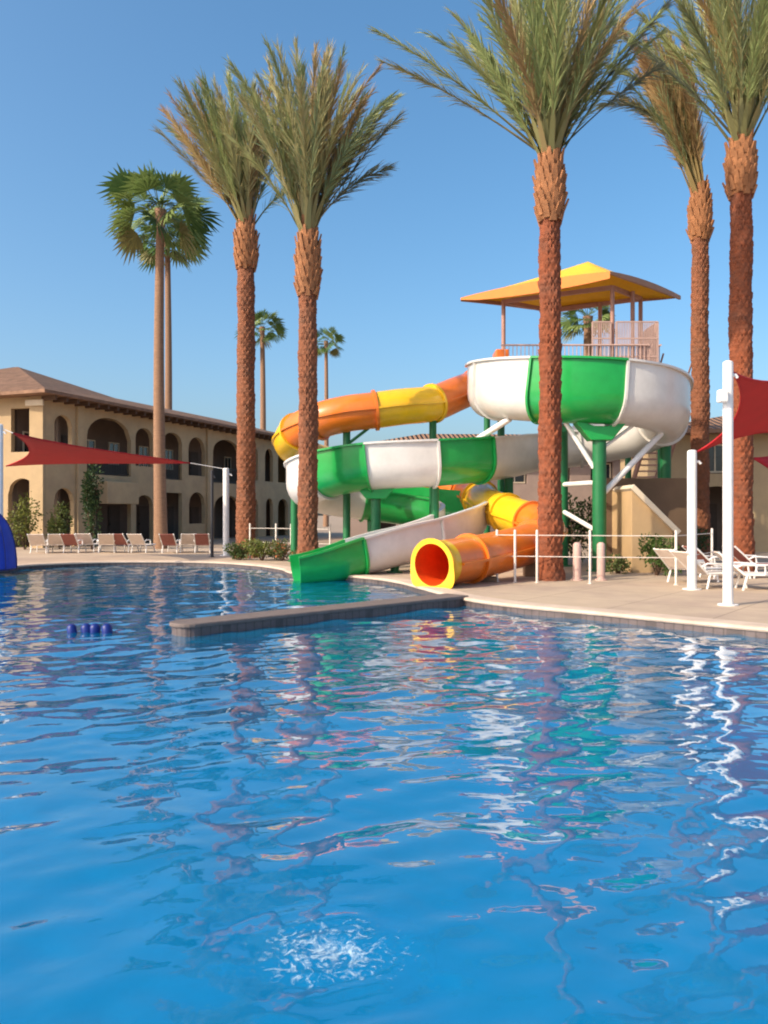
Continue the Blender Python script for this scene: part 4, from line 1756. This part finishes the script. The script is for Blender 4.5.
for k in range(8):
    th = 2 * PI * (k + .5) / 8
    c = MB()
    c.tube([((rr + .012) * math.cos(PI / 2 * i / 10) ** .72 * math.cos(th), (rr + .012) * math.cos(PI / 2 * i / 10) ** .72 * math.sin(th), .04 + (hh + .01) * math.sin(PI / 2 * i / 10)) for i in range(10)], .014, 6)
    c.build('rib', 'navy_plastic', t)
c = MB()
c.lathe([(rr * .98, 0), (rr * .98, .035)], n=32)
c.build('base_ring', 'navy_plastic', t)

# ------------------------------------------------------------------ floats and froth on the water
for i, (px, sc_, lab) in enumerate(((73, 1, 'leftmost navy blue float on the water'), (86, 1.1, 'navy blue float, left one of the touching middle pair'),
                                    (94, 1.15, 'navy blue float, right one of the touching middle pair'), (107, 1.1, 'rightmost navy blue float on the water'))):
    D = 11.9
    c = MB()
    r = .07 * sc_
    c.lathe([(.01, -.11), (r * .6, -.1), (r, -.06), (r, .07), (r * .6, .105), (.012, .115)], n=16)
    o = c.build('pool_float', 'navy_plastic', auto=50)
    o.location = (X(px, D), D + random.uniform(-.04, .04), .02)
    o.rotation_euler = (random.uniform(-.15, .15), R(90) * 0 + random.uniform(-.2, .2), 0)
    tag(o, lab, 'float', 'navy floats bobbing in the pool')

fm = bpy.data.materials.new('foam_film')
fm.use_nodes = True
N, L = fm.node_tree.nodes, fm.node_tree.links
bs = N['Principled BSDF']
bs.inputs['Base Color'].default_value = (.62, .78, .84, 1)
bs.inputs['Roughness'].default_value = .45
tc = N.new('ShaderNodeTexCoord')
vo = N.new('ShaderNodeTexNoise')
vo.inputs['Scale'].default_value = 17
vo.inputs['Detail'].default_value = 5
vo.inputs['Roughness'].default_value = .62
vo.inputs['Distortion'].default_value = 1.6
L.new(tc.outputs['Object'], vo.inputs['Vector'])
gd = N.new('ShaderNodeVectorMath')
gd.operation = 'LENGTH'
mp = N.new('ShaderNodeMapping')
mp.inputs['Scale'].default_value = (1 / .30, 1 / .24, 1)
L.new(tc.outputs['Object'], mp.inputs['Vector'])
L.new(mp.outputs['Vector'], gd.inputs[0])
ad = N.new('ShaderNodeMath')
ad.operation = 'MULTIPLY_ADD'
L.new(gd.outputs['Value'], ad.inputs[0])
ad.inputs[1].default_value = -.24
L.new(vo.outputs['Fac'], ad.inputs[2])
rp = N.new('ShaderNodeMapRange')
rp.inputs['From Min'].default_value = .36
rp.inputs['From Max'].default_value = .60
rp.inputs['To Max'].default_value = .62
L.new(ad.outputs[0], rp.inputs['Value'])
L.new(rp.outputs[0], bs.inputs['Alpha'])
MATS['foam_film'] = fm
mb = MB()
fx, fy = -.22, 3.22
n_ = 40
gr = {}
for i in range(n_ + 1):
    for j in range(n_ + 1):
        dx, dy = (i / n_ - .5) * .9, (j / n_ - .5) * .8
        if (dx / .45) ** 2 + (dy / .4) ** 2 > 1:
            continue
        iz, ix = np.searchsorted(ys, fy + dy), np.searchsorted(xs, fx + dx)
        ty_, tx_ = (fy + dy - ys[iz - 1]) / (ys[iz] - ys[iz - 1]), (fx + dx - xs[ix - 1]) / (xs[ix] - xs[ix - 1])
        z = (ZZ[iz - 1, ix - 1] * (1 - tx_) + ZZ[iz - 1, ix] * tx_) * (1 - ty_) + (ZZ[iz, ix - 1] * (1 - tx_) + ZZ[iz, ix] * tx_) * ty_
        gr[i, j] = mb.vert((dx, dy, z + .005))
for i in range(n_):
    for j in range(n_):
        q_ = [gr.get(k) for k in ((i, j), (i + 1, j), (i + 1, j + 1), (i, j + 1))]
        if None not in q_:
            mb.face(*q_)
o = mb.build('froth', 'foam_film', smooth=True)
o.location = (fx, fy, 0)
tag(o, 'small patch of pale froth on the near water', 'froth', kind='stuff')


# ------------------------------------------------------------------ shrubs
def shrub(px, D, w_, h_, label, seed, col=(.06, .10, .025), group=None, leaf=.09, n=900, flower=None):
    rnd = random.Random(seed)
    t = thing('shrub', label, 'shrub', (X(px, D), D, DECK), 0, group)
    c = MB()
    for k in range(7):
        a = rnd.random() * 2 * PI
        c.tube([(0.03 * math.cos(a), .03 * math.sin(a), 0), (w_ * .22 * math.cos(a), w_ * .22 * math.sin(a), h_ * .5), (w_ * .36 * math.cos(a), w_ * .36 * math.sin(a), h_ * .85)], [.02, .014, .006], 5)
    c.build('stems', 'timber', t)
    mb = MB()
    lobes = [(Vector((rnd.uniform(-.3, .3) * w_, rnd.uniform(-.3, .3) * w_, h_ * rnd.uniform(.3, .75))), rnd.uniform(.18, .32)) for _ in range(9)]
    for i in range(n):
        ce, rl = rnd.choice(lobes)
        d = Vector((rnd.gauss(0, 1), rnd.gauss(0, 1), rnd.gauss(0, 1))).normalized()
        p = ce + Vector((d.x * rl * w_, d.y * rl * w_, d.z * rl * h_)) * rnd.uniform(.5, 1.1)
        if p.z < .03:
            p.z = rnd.uniform(.03, .15)
        ax = (d + Vector((rnd.gauss(0, .5), rnd.gauss(0, .5), rnd.gauss(0, .5)))).normalized()
        s_ = ax.cross(Vector((rnd.gauss(0, 1), rnd.gauss(0, 1), rnd.gauss(0, 1)))).normalized()
        l_ = leaf * rnd.uniform(.7, 1.3)
        cc = lerp3(col, (col[0] * 2.4, col[1] * 2, col[2] * 2), rnd.random() ** 1.5)
        if flower and rnd.random() < .12:
            cc = flower
        mb.poly([p, p + ax * l_ * .5 + s_ * l_ * .28, p + ax * l_, p + ax * l_ * .5 - s_ * l_ * .28], cc)
    mb.build('leaves', 'shrub_leaf', t, smooth=None)
    return t


gs = 'low shrubs planted around the pool deck'
shrub(657, 21.2, 1.0, 1.15, 'green shrub against the sloping stucco wing wall', 31, (.05, .095, .02), gs, n=1300)
shrub(618, 21.8, .6, .55, 'small low shrub at the foot of the stucco wall', 32, (.07, .10, .03), gs, n=500)
shrub(262, 28.2, 1.3, .8, 'yellow green shrub right of the brown date palm', 33, (.10, .13, .03), gs, n=1200)
shrub(240, 28.6, 1.0, .6, 'dark green shrub at the foot of the brown date palm', 34, (.045, .075, .02), gs, n=900)
shrub(282, 28.0, 1.0, .75, 'shrub with salmon flowers left of the green slide end', 35, (.07, .095, .03), gs, n=900, flower=(.6, .22, .10))
shrub(303, 26.8, 1.0, .6, 'salmon flowered shrub at the foot of the middle date palm', 36, (.09, .085, .03), gs, n=900, flower=(.65, .25, .10))
shrub(25, 37.0, 1.6, 2.6, 'tall yellow green shrub inside the lower arch at far left', 37, (.08, .10, .02), gs, n=1100, leaf=.14)
shrub(60, 37.6, 1.3, 2.2, 'tall shrub before the small lower arch', 38, (.06, .085, .02), gs, n=1000, leaf=.14)
shrub(92, 37.0, 1.0, 4.2, 'tall dark slender shrub left of the balcony parapet', 39, (.022, .045, .014), gs, n=1500, leaf=.15)
shrub(575, 26.0, 1.6, 2.4, 'dark green bush among the slide columns', 40, (.03, .06, .018), gs, n=1500, leaf=.13)
shrub(685, 26.0, 1.8, 1.3, 'low dark shrub behind the shorter white post', 41, (.035, .06, .02), gs, n=900, leaf=.11)
shrub(640, 38.5, 3.5, 3.4, 'broad green bush between the slide and the arched building', 42, (.035, .06, .02), gs, n=1800, leaf=.2)
